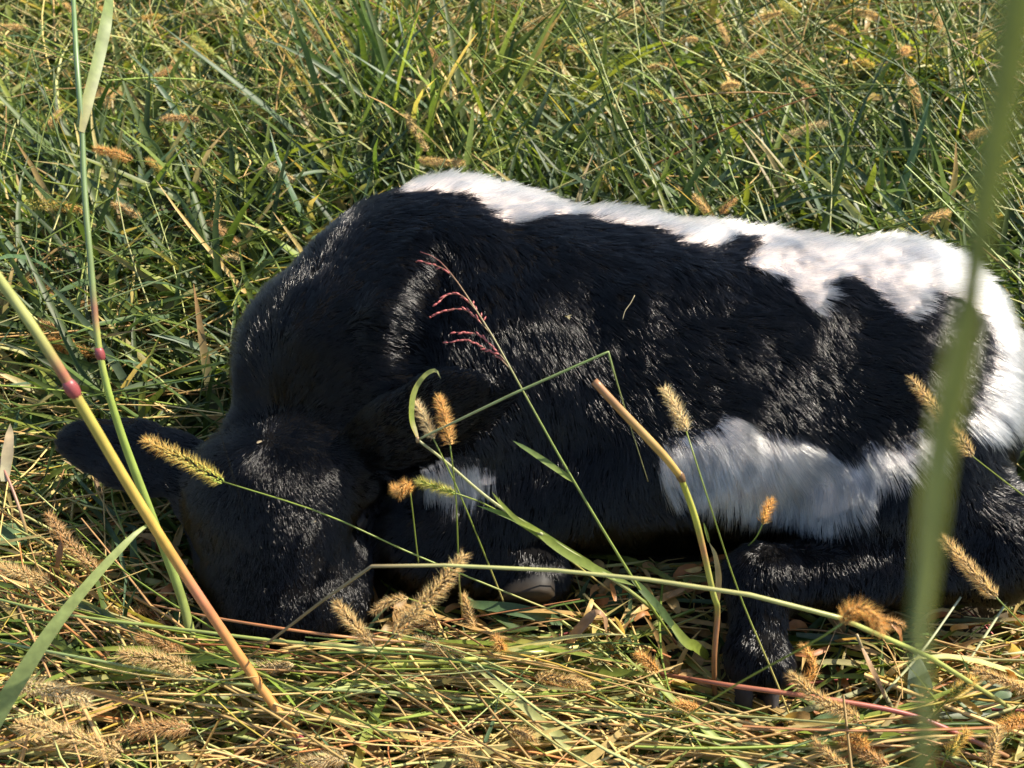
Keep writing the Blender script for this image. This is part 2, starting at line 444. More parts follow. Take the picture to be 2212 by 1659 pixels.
def grow_coat(n_clump, per):
    tri = np.concatenate([bf[:, :3], bf[:, [0, 2, 3]]])
    A, B, C = bv[tri[:, 0]], bv[tri[:, 1]], bv[tri[:, 2]]
    area = np.linalg.norm(np.cross(B - A, C - A), axis=1) / 2
    nn = bn[tri[:, 0]]
    toward = nn @ unit(np.array([[0, -.72, .69]]))[0]
    wgt = area * np.where(toward > -.25, 1, .25) * np.where(A[:, 2] < .012, .1, 1)
    head = (A[:, 0] < -.13) & (A[:, 1] < .67); wgt[head] *= 2.8
    i = rng.choice(len(tri), n_clump, p=wgt / wgt.sum())
    r1 = np.sqrt(rng.random(n_clump)); r2 = rng.random(n_clump)
    root = A[i] * (1 - r1)[:, None] + B[i] * (r1 * (1 - r2))[:, None] + C[i] * (r1 * r2)[:, None]
    # children round each clump root, pulled back on to the hide
    P = np.repeat(root, per, 0); cid = np.repeat(np.arange(n_clump), per)
    P = P + rng.normal(0, .0026, P.shape)
    for _ in range(3):
        P = P - sdf_grad(P) * sdf(P)[:, None]
    ok = np.linalg.norm(P - np.repeat(root, per, 0), axis=1) < .009
    N = sdf_grad(P); w = is_white(P, N)
    D = comb(P); D = unit(D - N * (D * N).sum(1, keepdims=True))
    D = unit(D + np.repeat(rng.normal(0, .05, root.shape), per, 0) + rng.normal(0, .04, D.shape))
    L = hair_len(P, w) * rng.uniform(.65, 1.15, len(P))
    K = 5; t = np.linspace(0, 1, K)
    lift0 = np.where(w, .6, .36) * np.repeat(rng.uniform(.5, 1.4, n_clump), per); lift1 = np.where(w, .22, .10) * np.repeat(rng.uniform(.4, 1.7, n_clump), per)
    ridge = w & (N[:, 2] > .3) & (P[:, 1] > .78); lift1 = np.where(ridge, .42 * np.repeat(rng.uniform(.4, 1.5, n_clump), per), lift1)
    pts = np.zeros((len(P), K, 3)); pts[:, 0] = P - N * .001
    for k in range(1, K):
        a = lift0 + (lift1 - lift0) * (k - .5) / (K - 1)
        d = D * np.cos(a)[:, None] + N * np.sin(a)[:, None]
        d[:, 2] -= .10 * t[k]
        pts[:, k] = pts[:, k - 1] + d * (L / (K - 1))[:, None]
    # clumping: drift towards the clump's first hair
    lead = pts[::per][cid]; off = lead - lead[:, :1] + P[:, None]
    amt = np.where(w, .6, .65)[:, None, None] * (t ** 1.3)[None, :, None] * rng.uniform(.3, 1, (len(P), 1, 1))
    pts = pts + (lead - pts) * amt
    bare = np.zeros(len(P), bool)
    for c, r in (((-.146, .588, .095), .011), ((-.306, .588, .081), .011), ((-.188, .468, .045), .026)): bare |= np.linalg.norm(P - np.array(c), axis=1) < r
    keep = (pts[:, -1, 2] > .004) & ~bare & ok
    return pts[keep], w[keep], cid[keep]

pts, hw, cid = grow_coat(62000, 6)
nh, K = pts.shape[:2]
cu = bpy.data.hair_curves.new('coat'); cu.add_curves([K] * nh)
cu.attributes['position'].data.foreach_set('vector', (pts - np.array([.05, .70, 0])).astype(np.float32).ravel())
ra = cu.attributes.get('radius') or cu.attributes.new('radius', 'FLOAT', 'POINT')
prof = np.array([1, 1, .9, .65, .15])
ra.data.foreach_set('value', (np.where(hw, .00026, np.where((pts[:, 0, 0] < -.13) & (pts[:, 0, 1] < .67), .00017, .00024))[:, None] * prof[None] * rng.uniform(.7, 1.3, (nh, 1))).astype(np.float32).ravel())
ca = cu.attributes.new('tint', 'FLOAT_COLOR', 'CURVE')
tone = rng.uniform(.66, 1.2, (nh, 1))
cream = rng.random((nh, 1)) * .5
tint = np.where(hw[:, None], np.array([[.69, .625, .56]]) * (1 - cream * np.array([[.04, .09, .16]])) * np.minimum(tone, 1.08), np.array([[.0028, .0027, .003]]) * tone)
ca.data.foreach_set('color', np.concatenate([tint, np.ones((nh, 1))], 1).astype(np.float32).ravel())
m = bpy.data.materials.new('coat_hair'); m.use_nodes = True; t = m.node_tree; t.nodes.remove(t.nodes['Principled BSDF'])
hb = t.nodes.new('ShaderNodeBsdfHairPrincipled'); hb.parametrization = 'COLOR'
at_ = t.nodes.new('ShaderNodeAttribute'); at_.attribute_name = 'tint'
t.links.new(at_.outputs['Color'], hb.inputs['Color']); hb.inputs['Roughness'].default_value = .09; hb.inputs['Radial Roughness'].default_value = .22
hb.inputs['Random Roughness'].default_value = .15; hb.inputs['IOR'].default_value = 1.40
t.links.new(hb.outputs[0], t.nodes['Material Output'].inputs['Surface'])
cu.materials.append(m)
co = bpy.data.objects.new('coat', cu); col.objects.link(co); co.parent = calf; co['kind'] = 'stuff'
print('hairs', nh)

def clearance(p): return float(sdf(np.asarray(p, float)[None])[0])

# ================================================================ grass: what nobody could count
def strands(root, L, az, tilt0, tilt1, drift, width, seg, stem, c0, c1, roll, floor):
    N = len(root); pts = np.zeros((N, seg + 1, 3)); pts[:, 0] = root; dirs = np.zeros((N, seg + 1, 3))
    for k in range(1, seg + 1):
        f = (k - .5) / seg
        tl = tilt0 + (tilt1 - tilt0) * f ** 1.2; a = az + drift * f * f
        d = np.stack([np.sin(tl) * np.cos(a), np.sin(tl) * np.sin(a), np.cos(tl)], 1)
        pts[:, k] = pts[:, k - 1] + d * (L / seg)[:, None]; dirs[:, k] = d
        pts[:, k, 2] = np.maximum(pts[:, k, 2], floor)
    dirs[:, 0] = dirs[:, 1]
    ok = np.ones(N, bool)
    for k in range(seg):
        for f in (0, .33, .67, 1): ok &= sdf(pts[:, k] * (1 - f) + pts[:, k + 1] * f) > .007
    # the flattened hay before the calf stays low
    for k in range(seg + 1):
        p = pts[:, k]
        cap = np.where(p[:, 1] < .63, .055 + np.maximum(0, .49 - p[:, 1]) * .9, 9)
        cap = np.where((p[:, 1] < .70) & (p[:, 0] < -.30), .085, cap)
        cap = np.where((p[:, 0] > -.42) & (p[:, 0] < -.08) & (p[:, 1] < .53), cap + .008, cap)
        cap = np.where((p[:, 0] > .15) & (p[:, 0] < .31) & (p[:, 1] > .405) & (p[:, 1] < .53), .032, cap)
        ok &= ~((p[:, 2] > cap) & (p[:, 0] > -.62) & (p[:, 0] < .75))
    pts, dirs, width, c0, c1, roll, az = [q[ok] for q in (pts, dirs, width, c0, c1, roll, az)]
    N = len(pts); t = np.linspace(0, 1, seg + 1)
    S = np.stack([-np.sin(az), np.cos(az), 0 * az], 1)[:, None]; S = np.repeat(S, seg + 1, 1)
    Nn = np.cross(dirs, S); S2 = S * np.cos(roll)[:, None, None] + Nn * np.sin(roll)[:, None, None]; N2 = np.cross(dirs, S2)
    if stem:
        w = width[:, None, None] / 2 * np.interp(t, [0, 1], [1, .55])[None, :, None]
        rows = np.stack([pts + w * S2, pts + w * (-.5 * S2 + .87 * N2), pts + w * (-.5 * S2 - .87 * N2)], 2); m_ = 3
        j = np.arange(3); jn = (j + 1) % 3
    else:
        w = width[:, None, None] / 2 * np.interp(t, [0, .15, .5, .8, 1], [.5, .95, 1, .65, .04])[None, :, None]
        rows = np.stack([pts - w * S2 + .28 * w * N2, pts, pts + w * S2 + .28 * w * N2], 2); m_ = 3
        j = np.arange(2); jn = j + 1
    V = rows.reshape(-1, 3)
    base = (np.arange(N)[:, None, None] * (seg + 1) + np.arange(seg)[None, :, None]) * m_
    F = np.stack([base + j, base + jn, base + m_ + jn, base + m_ + j], -1).reshape(-1, 4)
    tint = c0[:, None] + (c1 - c0)[:, None] * (t ** 2)[None, :, None]
    tint = np.repeat(tint, m_, 1).reshape(-1, 3)
    return V, F, tint

def pick(table, N):
    w = np.array([r[0] for r in table], float); i = rng.choice(len(table), N, p=w / w.sum())
    c = np.array([r[1] for r in table])[i]
    return np.clip(c * rng.uniform(.72, 1.28, (N, 1)) * rng.uniform(.93, 1.07, (N, 3)), .004, .8)

def scatter(N, x0, x1, y0, y1, fan=0.):
    y = y0 + (y1 - y0) * rng.random(N); x = x0 + (x1 - x0) * rng.random(N)
    x = x * (1 + fan * (y - y0)); return np.stack([x, y, np.full(N, .0)], 1)

PARTS = {'leaf': [], 'straw': []}
def sow(kind, N, area, L, az, tilt0, dt, width, seg, table, stem=False, fan=0., z=(0, .01), keep=None, drift=.5, tip=None, clump=0):
    r = scatter(N, *area, fan)
    if clump:
        centres = scatter(clump, *area, fan); r = centres[rng.integers(0, clump, N)] + rng.normal(0, .022, (N, 3)) * [1, 1, 0]
    r[:, 2] = rng.uniform(*z, N)
    if keep is not None:
        k = keep(r); r = r[k]; N = len(r)
    a = az(r, N); t0 = R(1) * rng.uniform(*tilt0, N); t1 = t0 + R(1) * rng.uniform(*dt, N)
    c0 = pick(table, N); c1 = c0 if tip is None else np.where(rng.random((N, 1)) < tip[0], pick(tip[1], N), c0)
    V, F, T = strands(r, rng.uniform(*L, N), a, t0, t1, rng.normal(0, drift, N), rng.uniform(*width, N), seg, stem, c0, c1, rng.normal(0, .6, N), r[:, 2] * .5 + .002)
    PARTS[kind].append((V, F, T))

def any_way(r, N): return rng.uniform(0, 2 * math.pi, N)
def lying(r, N): return np.where(rng.random(N) < .5, 0, math.pi) + rng.normal(-.08, .38, N) * np.where(rng.random(N) < .8, 1, 2.5)
def lean_left(r, N):      # long stems leaning from lower right to upper left, and some the other way
    return np.where(rng.random(N) < .62, R(128), R(-38)) + rng.normal(0, .42, N)
def lean_back(r, N): return np.where(rng.random(N) < .5, R(60), R(150)) + rng.normal(0, 1.4, N)
noise01 = lambda r, s, sd: .5 + .5 * vnoise(r, s, sd)

TIP = (.35, [(3, STRAW), (1, TAN), (1, LIME)]); TIPG = (.2, [(2, STRAW), (1, TAN), (2, LIME)])
FRONT = (-.75, .95, .22, .66); MID = (-1.05, 1.1, .60, 1.35); BACK = (-1.5, 1.6, 1.3, 2.75)
HAY = [(34, STRAW), (18, PALE), (12, LIME), (18, TAN), (7, GREEN), (4, RUST), (1, RED), (6, YELLOW)]
GRN = [(36, GREEN), (16, BLUEGREEN), (14, LIME), (16, DKGREEN), (3, PALE), (1, STRAW)]
# foreground: flattened hay in layers
right = lambda r: rng.random(len(r)) < np.clip(.95 - .5 * (r[:, 0] - .15) / .4, .35, 1)
sow('straw', 2900, FRONT, (.10, .38), lying, (76, 92), (-3, 10), (.0018, .0042), 6, HAY, True, z=(.004, .052), keep=right)
sow('straw', 260, (-.46, -.06, .42, .50), (.14, .34), lying, (74, 92), (-3, 8), (.0018, .0036), 6, HAY, True, z=(.045, .08))
sow('leaf', 160, (-.46, -.06, .42, .50), (.08, .22), lying, (66, 88), (5, 25), (.004, .008), 6, [(14, GREEN), (14, LIME), (8, PALE), (10, TAN)], z=(.03, .065), tip=TIP)
sow('straw', 700, (-.75, .95, .22, .47), (.14, .40), lying, (78, 92), (-3, 6), (.0022, .0048), 6, HAY, True, z=(.03, .065), keep=right)
sow('straw', 1300, FRONT, (.05, .20), any_way, (60, 95), (0, 25), (.0012, .0032), 5, HAY, True, z=(.0, .045))
sow('leaf', 2500, FRONT, (.06, .24), lying, (70, 92), (0, 16), (.004, .009), 6, [(18, GREEN), (12, BLUEGREEN), (16, LIME), (10, PALE), (14, TAN), (8, STRAW)], z=(.002, .045), tip=TIP)
sow('leaf', 3800, FRONT, (.03, .10), any_way, (15, 75), (15, 50), (.003, .007), 4, [(20, GREEN), (10, DKGREEN), (8, BLUEGREEN), (12, LIME), (12, TAN), (4, RUST)], z=(0, .012), tip=TIP)
sow('leaf', 1500, FRONT, (.02, .07), any_way, (50, 100), (30, 190), (.004, .013), 6, [(10, TAN), (5, RUST), (6, STRAW)], z=(.01, .05), drift=2.)   # curled dead leaves
# beside and behind the calf: greener, with dark gaps
sow('leaf', 2600, MID, (.08, .20), any_way, (10, 65), (20, 70), (.006, .012), 6, GRN, z=(0, .01), tip=TIPG, clump=90)
sow('leaf', 6000, MID, (.06, .20), any_way, (15, 70), (15, 60), (.005, .011), 5, GRN, z=(0, .01), tip=TIPG)
sow('leaf', 3200, MID, (.16, .34), lean_left, (42, 74), (5, 30), (.006, .012), 7, GRN, tip=TIPG, fan=.3)
sow('leaf', 700, (-.75, .75, .98, 1.32), (.16, .28), any_way, (12, 60), (15, 55), (.007, .013), 6, [(30, GREEN), (16, BLUEGREEN), (14, DKGREEN), (10, LIME)], tip=TIPG, clump=110)
sow('straw', 1400, MID, (.20, .48), lean_left, (55, 82), (0, 14), (.0022, .0044), 6, [(22, GREEN), (16, LIME), (8, PALE), (2, STRAW), (1, RUST)], True, z=(.0, .05), fan=.3)
sow('straw', 1000, (-1.0, -.25, .5, 1.1), (.2, .5), lying, (74, 88), (-4, 10), (.002, .004), 6, [(12, STRAW), (10, TAN), (12, PALE), (8, LIME)], True, z=(.01, .06))
# meadow behind
left_ = lambda r: rng.random(len(r)) < np.clip(.75 - .6 * r[:, 0], .25, 1)
right_ = lambda r: rng.random(len(r)) < np.clip(.6 + .6 * r[:, 0], .2, 1)
far_ = lambda r: rng.random(len(r)) < np.clip((r[:, 1] - 1.25) / .8, .12, 1) * np.clip(.9 - .5 * r[:, 0], .3, 1)
sow('leaf', 4500, BACK, (.08, .22), any_way, (10, 70), (25, 80), (.007, .015), 6, [(30, GREEN), (14, BLUEGREEN), (34, LIME), (6, DKGREEN), (4, PALE)], tip=TIPG, fan=.18, clump=170)
sow('leaf', 8000, BACK, (.06, .17), any_way, (15, 85), (20, 75), (.006, .013), 5, [(28, GREEN), (14, BLUEGREEN), (34, LIME), (8, DKGREEN), (6, PALE), (4, STRAW)], tip=TIPG, fan=.18)
sow('leaf', 4200, BACK, (.14, .30), lean_back, (25, 75), (25, 65), (.008, .015), 7, [(24, GREEN), (14, BLUEGREEN), (34, LIME), (5, PALE), (5, YELLOW)], tip=TIPG, fan=.18, keep=right_, clump=300)
sow('leaf', 3000, BACK, (.18, .38), lean_left, (45, 78), (5, 25), (.006, .012), 6, [(30, GREEN), (22, LIME), (10, PALE), (5, STRAW)], tip=TIPG, fan=.18, keep=left_)
sow('straw', 3300, BACK, (.22, .55), lean_left, (55, 84), (0, 12), (.0026, .0050), 6, [(14, GREEN), (18, LIME), (18, PALE), (14, STRAW), (5, TAN)], True, z=(.0, .08), fan=.18, keep=far_)
sow('straw', 1700, BACK, (.25, .55), lean_back, (25, 72), (5, 20), (.0024, .0046), 6, [(20, GREEN), (20, LIME), (12, PALE), (5, STRAW), (2, TAN)], True, z=(.0, .06), fan=.18, keep=right_)
sow('straw', 3300, BACK, (.10, .34), any_way, (60, 92), (-5, 25), (.0016, .0036), 5, [(14, STRAW), (16, PALE), (12, LIME), (6, TAN)], True, z=(.04, .13), fan=.18, keep=far_)
sow('leaf', 1500, BACK, (.03, .10), any_way, (40, 100), (30, 130), (.006, .013), 6, [(14, STRAW), (12, TAN), (10, YELLOW), (10, LIME)], z=(.04, .13), fan=.18, keep=far_, drift=1.5)
# the tall upright clump above the withers
sow('leaf', 150, (-.32, .0, 1.28, 1.75), (.22, .40), any_way, (8, 35), (10, 50), (.007, .012), 7, [(24, GREEN), (24, BLUEGREEN), (6, LIME)], tip=TIPG)
# the same turf goes on beyond the picture's edges
for area, q in (((.95, 1.9, .0, 1.35), 1.), ((-1.7, -.75, .0, 1.35), 1.), ((-.75, .95, -.25, .22), .8), ((1.5, 2.6, 1.3, 2.7), 1.), ((-2.6, -1.5, 1.3, 2.7), 1.)):
    sow('leaf', int(2200 * q), area, (.06, .2), any_way, (20, 80), (20, 60), (.006, .013), 4, GRN, tip=TIPG)
    sow('straw', int(900 * q), area, (.12, .4), lying, (74, 92), (-3, 10), (.002, .0045), 4, HAY, True, z=(.0, .05))
sow('leaf', 5000, (-2.4, 2.6, 2.7, 4.4), (.12, .34), any_way, (15, 65), (15, 45), (.008, .016), 4, [(26, GREEN), (22, LIME), (14, PALE), (10, STRAW)], fan=.1)
for kind, mat, nm in (('leaf', M_LEAF, 'grass_blades'), ('straw', M_STRAW, 'grass_stalks')):
    off = 0; VV, FF, TT = [], [], []
    for V, F, T in PARTS[kind]: VV.append(V); FF.append(F + off); TT.append(T); off += len(V)
    o = mesh_obj(nm, np.vstack(VV), np.vstack(FF), np.vstack(TT), mat); o['kind'] = 'stuff'
    print(nm, sum(len(f) for f in FF) * 2)
# ================================================================ calf: hooves, closed lashes, nose
def claw_geo(o, fwd, up, side, s=1.):
    fwd, up = unit(np.array(fwd, float)), unit(np.array(up, float)); sd = unit(np.cross(fwd, up)); up = np.cross(sd, fwd)
    th = np.arange(12) * 2 * math.pi / 12; rings = []
    for h, hw, hl, sh in ((.034, .0085, .012, -.002), (.026, .0105, .017, .002), (.012, .0118, .021, .007), (.002, .0125, .0235, .010), (0, .0105, .021, .010)):
        x = np.cos(th) * hl + sh; y = np.sin(th) * hw * (1 - .25 * np.cos(th))
        y = np.where(y * side < 0, y * .65, y) + side * .0102
        rings.append(o + s * (x[:, None] * fwd + y[:, None] * sd + h * up))
    V = np.vstack(rings); F = []
    for r in range(4):
        for k in range(12): F.append((r * 12 + k, r * 12 + (k + 1) % 12, (r + 1) * 12 + (k + 1) % 12, (r + 1) * 12 + k))
    F.append(tuple(range(11, -1, -1))); F.append(tuple(48 + k for k in range(12)))
    return V, F
def hoof(o, fwd, up, wall, sole, s=1.):
    Vs, Fs, Ts = [], [], []
    for side in (-1, 1):
        V, F = claw_geo(np.array(o, float), fwd, up, side, s); k = sum(map(len, Vs))
        Vs.append(V); Fs += [tuple(i + k for i in f) for f in F]
        T = np.tile(wall, (60, 1)).astype(float); T[36:] = sole; Ts.append(T)
    return mesh_obj('hoof', np.vstack(Vs), Fs, np.vstack(Ts), M_PLAIN, calf, loc=(.05, .70, 0))
hoof((.224, .449, .010), (0, -1, -.12), (0, -.15, 1), (.045, .042, .045), (.10, .085, .06))
h = hoof((.026, .522, .042), (-1, 0, -.08), (.15, .9, .12), (.014, .013, .013), (.030, .021, .012), 1.2); h['label'] = 'pale hoof turned up to show its tan sole'  # wall and sole tints darkened in place of the calf's shade
for ex, ey, ez, s in ((-.143, .590, .092, 1), (-.309, .592, .078, -1)):
    Vs, Fs = [], []
    for q in range(22):
        a = -.9 + 1.8 * q / 21; b = np.array([ex, ey + .012 * math.sin(a), ez + .010 * math.sin(a) - .003])
        tip = b + np.array([s * .006, -.010, -.006]) + rng.normal(0, .0015, 3); w = np.array([0, .0004, .0003])
        k = len(Vs); Vs += [b - w, b + w, tip]; Fs.append((k, k + 1, k + 2))
    o = mesh_obj('eyelash', np.array(Vs), Fs, (.012, .011, .011), M_PLAIN, calf, loc=(.05, .70, 0)); o['kind'] = 'stuff'
for ex, ey, ez, s in ((-.146, .588, .095, 1), (-.306, .588, .081, -1)):
    ax = unit(np.array([s * .75, -.35, .55])); ux = unit(np.cross(ax, [0, 1, .3])); wx = np.cross(ax, ux)
    V = [np.array([ex, ey, ez]) + .013 * math.cos(a) * r * wx + .009 * math.sin(a) * r * ux + ax * (.006 * (1 - r * r) - (.0015 if abs(math.sin(a)) < .2 else 0)) for r in (.2, .5, .8, 1) for a in np.arange(16) * math.pi / 8]
    mesh_obj('eyelid', np.array(V), [(r * 16 + k, r * 16 + (k + 1) % 16, (r + 1) * 16 + (k + 1) % 16, (r + 1) * 16 + k) for r in range(3) for k in range(16)] + [tuple(range(16))], (.006, .0055, .006), M_PLAIN, calf, loc=(.05, .70, 0))
th = np.linspace(0, 2 * math.pi, 17)[:-1]
V = [np.array([-.188 + .030 * r * math.cos(a) * (1 - .15 * math.sin(a)), .4700 + .012 * r * r, .045 + .021 * r * math.sin(a)]) for r in (.15, .5, .8, 1) for a in th]
F = [(r * 16 + k, r * 16 + (k + 1) % 16, (r + 1) * 16 + (k + 1) % 16, (r + 1) * 16 + k) for r in range(3) for k in range(16)] + [tuple(range(16))]
mesh_obj('nose_pad', np.array(V), F, (.02, .018, .019), M_PLAIN, calf, loc=(.05, .70, 0))
# scuffed bare patches on the bent fetlock
for u, v, r in ((1640, 1219, .0055), (1600, 1229, .0045)):
    d = ray(u, v); p = np.array([0, 0, CAM_H]) + .6 * d
    for _ in range(60): p = p + d * max(sdf(p[None])[0], 0) * .8
    nrm = sdf_grad(p[None])[0]; tx = unit(np.cross(nrm, [0, 0, 1])); ty = np.cross(nrm, tx); c = p + nrm * .0045
    rr = [r * random.uniform(.55, 1.2) for _ in range(11)]
    V = [c + nrm * .0012] + [c + (math.cos(2 * math.pi * k / 11) * tx * 1.5 + math.sin(2 * math.pi * k / 11) * ty * .7) * rr[k] for k in range(11)]
    mesh_obj('scab', np.array(V), [(0, k + 1, (k + 1) % 11 + 1) for k in range(11)], (.20, .13, .12), M_PLAIN, calf, loc=(.05, .70, 0))

# ================================================================ foxtails
def head_geo(C, rmax, colour, bcol, dens=1., blen=.0085):
    """spikelets round the axis C (base -> tip) and the bristles that stand out from them"""
    C = np.asarray(C); n = len(C); T = unit(np.gradient(C, axis=0)); s = np.r_[0, np.cumsum(np.linalg.norm(np.diff(C, axis=0), axis=1))]; L = s[-1]
    A = unit(np.cross(T, [.37, .23, .9])); B = np.cross(T, A)
    ns = int(L / .00058 * dens); q = np.linspace(0, 1, ns)
    f = np.interp(q, [0, .08, .5, .85, 1], [.6, .95, 1, .75, .3]) * rmax
    get = lambda X: np.stack([np.interp(q * L, s, X[:, k]) for k in range(3)], 1)
    c, tt, aa, bb = get(C), get(T), get(A), get(B); ph = np.arange(ns) * 2.39996 + rng.normal(0, .25, ns)
    out = np.cos(ph)[:, None] * aa + np.sin(ph)[:, None] * bb
    ctr = c + out * (f * .55)[:, None]; ax = unit(out * .55 + tt * .85 + rng.normal(0, .12, (ns, 3))); sx = unit(np.cross(ax, out)); sy = np.cross(ax, sx)
    hl, hw = .0021, .00105
    V = np.stack([ctr - ax * hl, ctr + sx * hw, ctr + sy * hw, ctr - sx * hw, ctr - sy * hw, ctr + ax * hl * 1.1], 1).reshape(-1, 3)
    tri = np.array([[0, 2, 1], [0, 3, 2], [0, 4, 3], [0, 1, 4], [5, 1, 2], [5, 2, 3], [5, 3, 4], [5, 4, 1]])
    F = (np.arange(ns)[:, None, None] * 6 + tri).reshape(-1, 3)
    tone = rng.uniform(.7, 1.25, (ns, 1)); col_ = ramp(colour, q) if isinstance(colour, list) else np.asarray(colour)
    Tn = np.repeat(np.clip(col_ * tone, 0, .8), 6, 0)
    nb = 9; b0 = np.repeat(ctr, nb, 0); o_ = np.repeat(out, nb, 0); t_ = np.repeat(tt, nb, 0); N = ns * nb
    d = unit(o_ * rng.uniform(.5, 1.15, (N, 1)) + t_ * rng.uniform(.45, 1.0, (N, 1)) + rng.normal(0, .22, (N, 3)))
    ln = blen * rng.uniform(.55, 1.1, N) * np.repeat(np.interp(q, [0, .8, 1], [1, 1, .8]), nb)
    w = unit(np.cross(d, rng.normal(0, 1, (N, 3)))) * .00021
    BV = np.stack([b0 - w, b0 + w, b0 + d * ln[:, None]], 1).reshape(-1, 3); BF = np.arange(N * 3).reshape(-1, 3)
    bc = np.repeat(ramp(bcol, q), nb, 0) if isinstance(bcol, list) else np.asarray(bcol)
    BT = np.repeat(np.clip(bc * rng.uniform(.7, 1.3, (N, 1)), 0, .8), 3, 0)
    return V, F, Tn, BV, BF, BT

TINTS = {
    'tan': ((.44, .31, .14), (.80, .60, .32)), 'pale': ((.50, .40, .22), (.80, .66, .42)), 'orange': ((.50, .29, .09), (.82, .50, .19)),
    'brown': ((.38, .25, .12), (.68, .47, .23)), 'green': ((.36, .42, .09), (.58, .58, .18)),
    'mixed': ([(0, (.36, .44, .08)), (.5, (.42, .38, .10)), (1, (.50, .33, .11))], [(0, (.66, .58, .17)), (1, (.80, .54, .20))]),
}
def foxtail(head, stalk, label, tint='tan', fat=1., group=None, stalk_col=(LIME, STRAW), rad=.00075):
    """head: points from base to tip; stalk: points from head base to the root"""
    head = [np.array(p) for p in head]
    up = 0
    while min(clearance(p) for p in head) < .012 and up < 12: head = [p + (np.array([0, 0, CAM_H]) - p) * .025 for p in head]; up += 1
    stalk = [head[0]] + [np.array(p) for p in stalk]
    root = stalk[-1].copy(); loc = tuple(root)
    t = thing('foxtail', label, 'foxtail', loc, group)
    SC = spline(stalk, 16); V, F, tt = tube_geo(SC, rad * np.linspace(.8, 1.25, 16), 6)
    mesh_obj('stem', V, F, ramp([(0, stalk_col[0]), (.55, stalk_col[0]), (1, stalk_col[1])], tt), M_STEM, t, loc=loc)
    HC = spline(head, 14); c, b = TINTS[tint]
    L = np.linalg.norm(np.diff(HC, axis=0), axis=1).sum()
    r = np.clip(L * .075, .0026, .0048) * fat
    V, F, T, BV, BF, BT = head_geo(HC, r, c, b, min(1.2, .05 / L + .35), .0072 * math.sqrt(fat) + .0012)
    sp = mesh_obj('seed_head', V, F, T, M_SPIKE, t, smooth=False, loc=loc); sp['kind'] = 'stuff'
    br = mesh_obj('bristles', BV, BF, BT, M_BRISTLE, sp, smooth=False, loc=loc); br['kind'] = 'stuff'
    return t
P = at
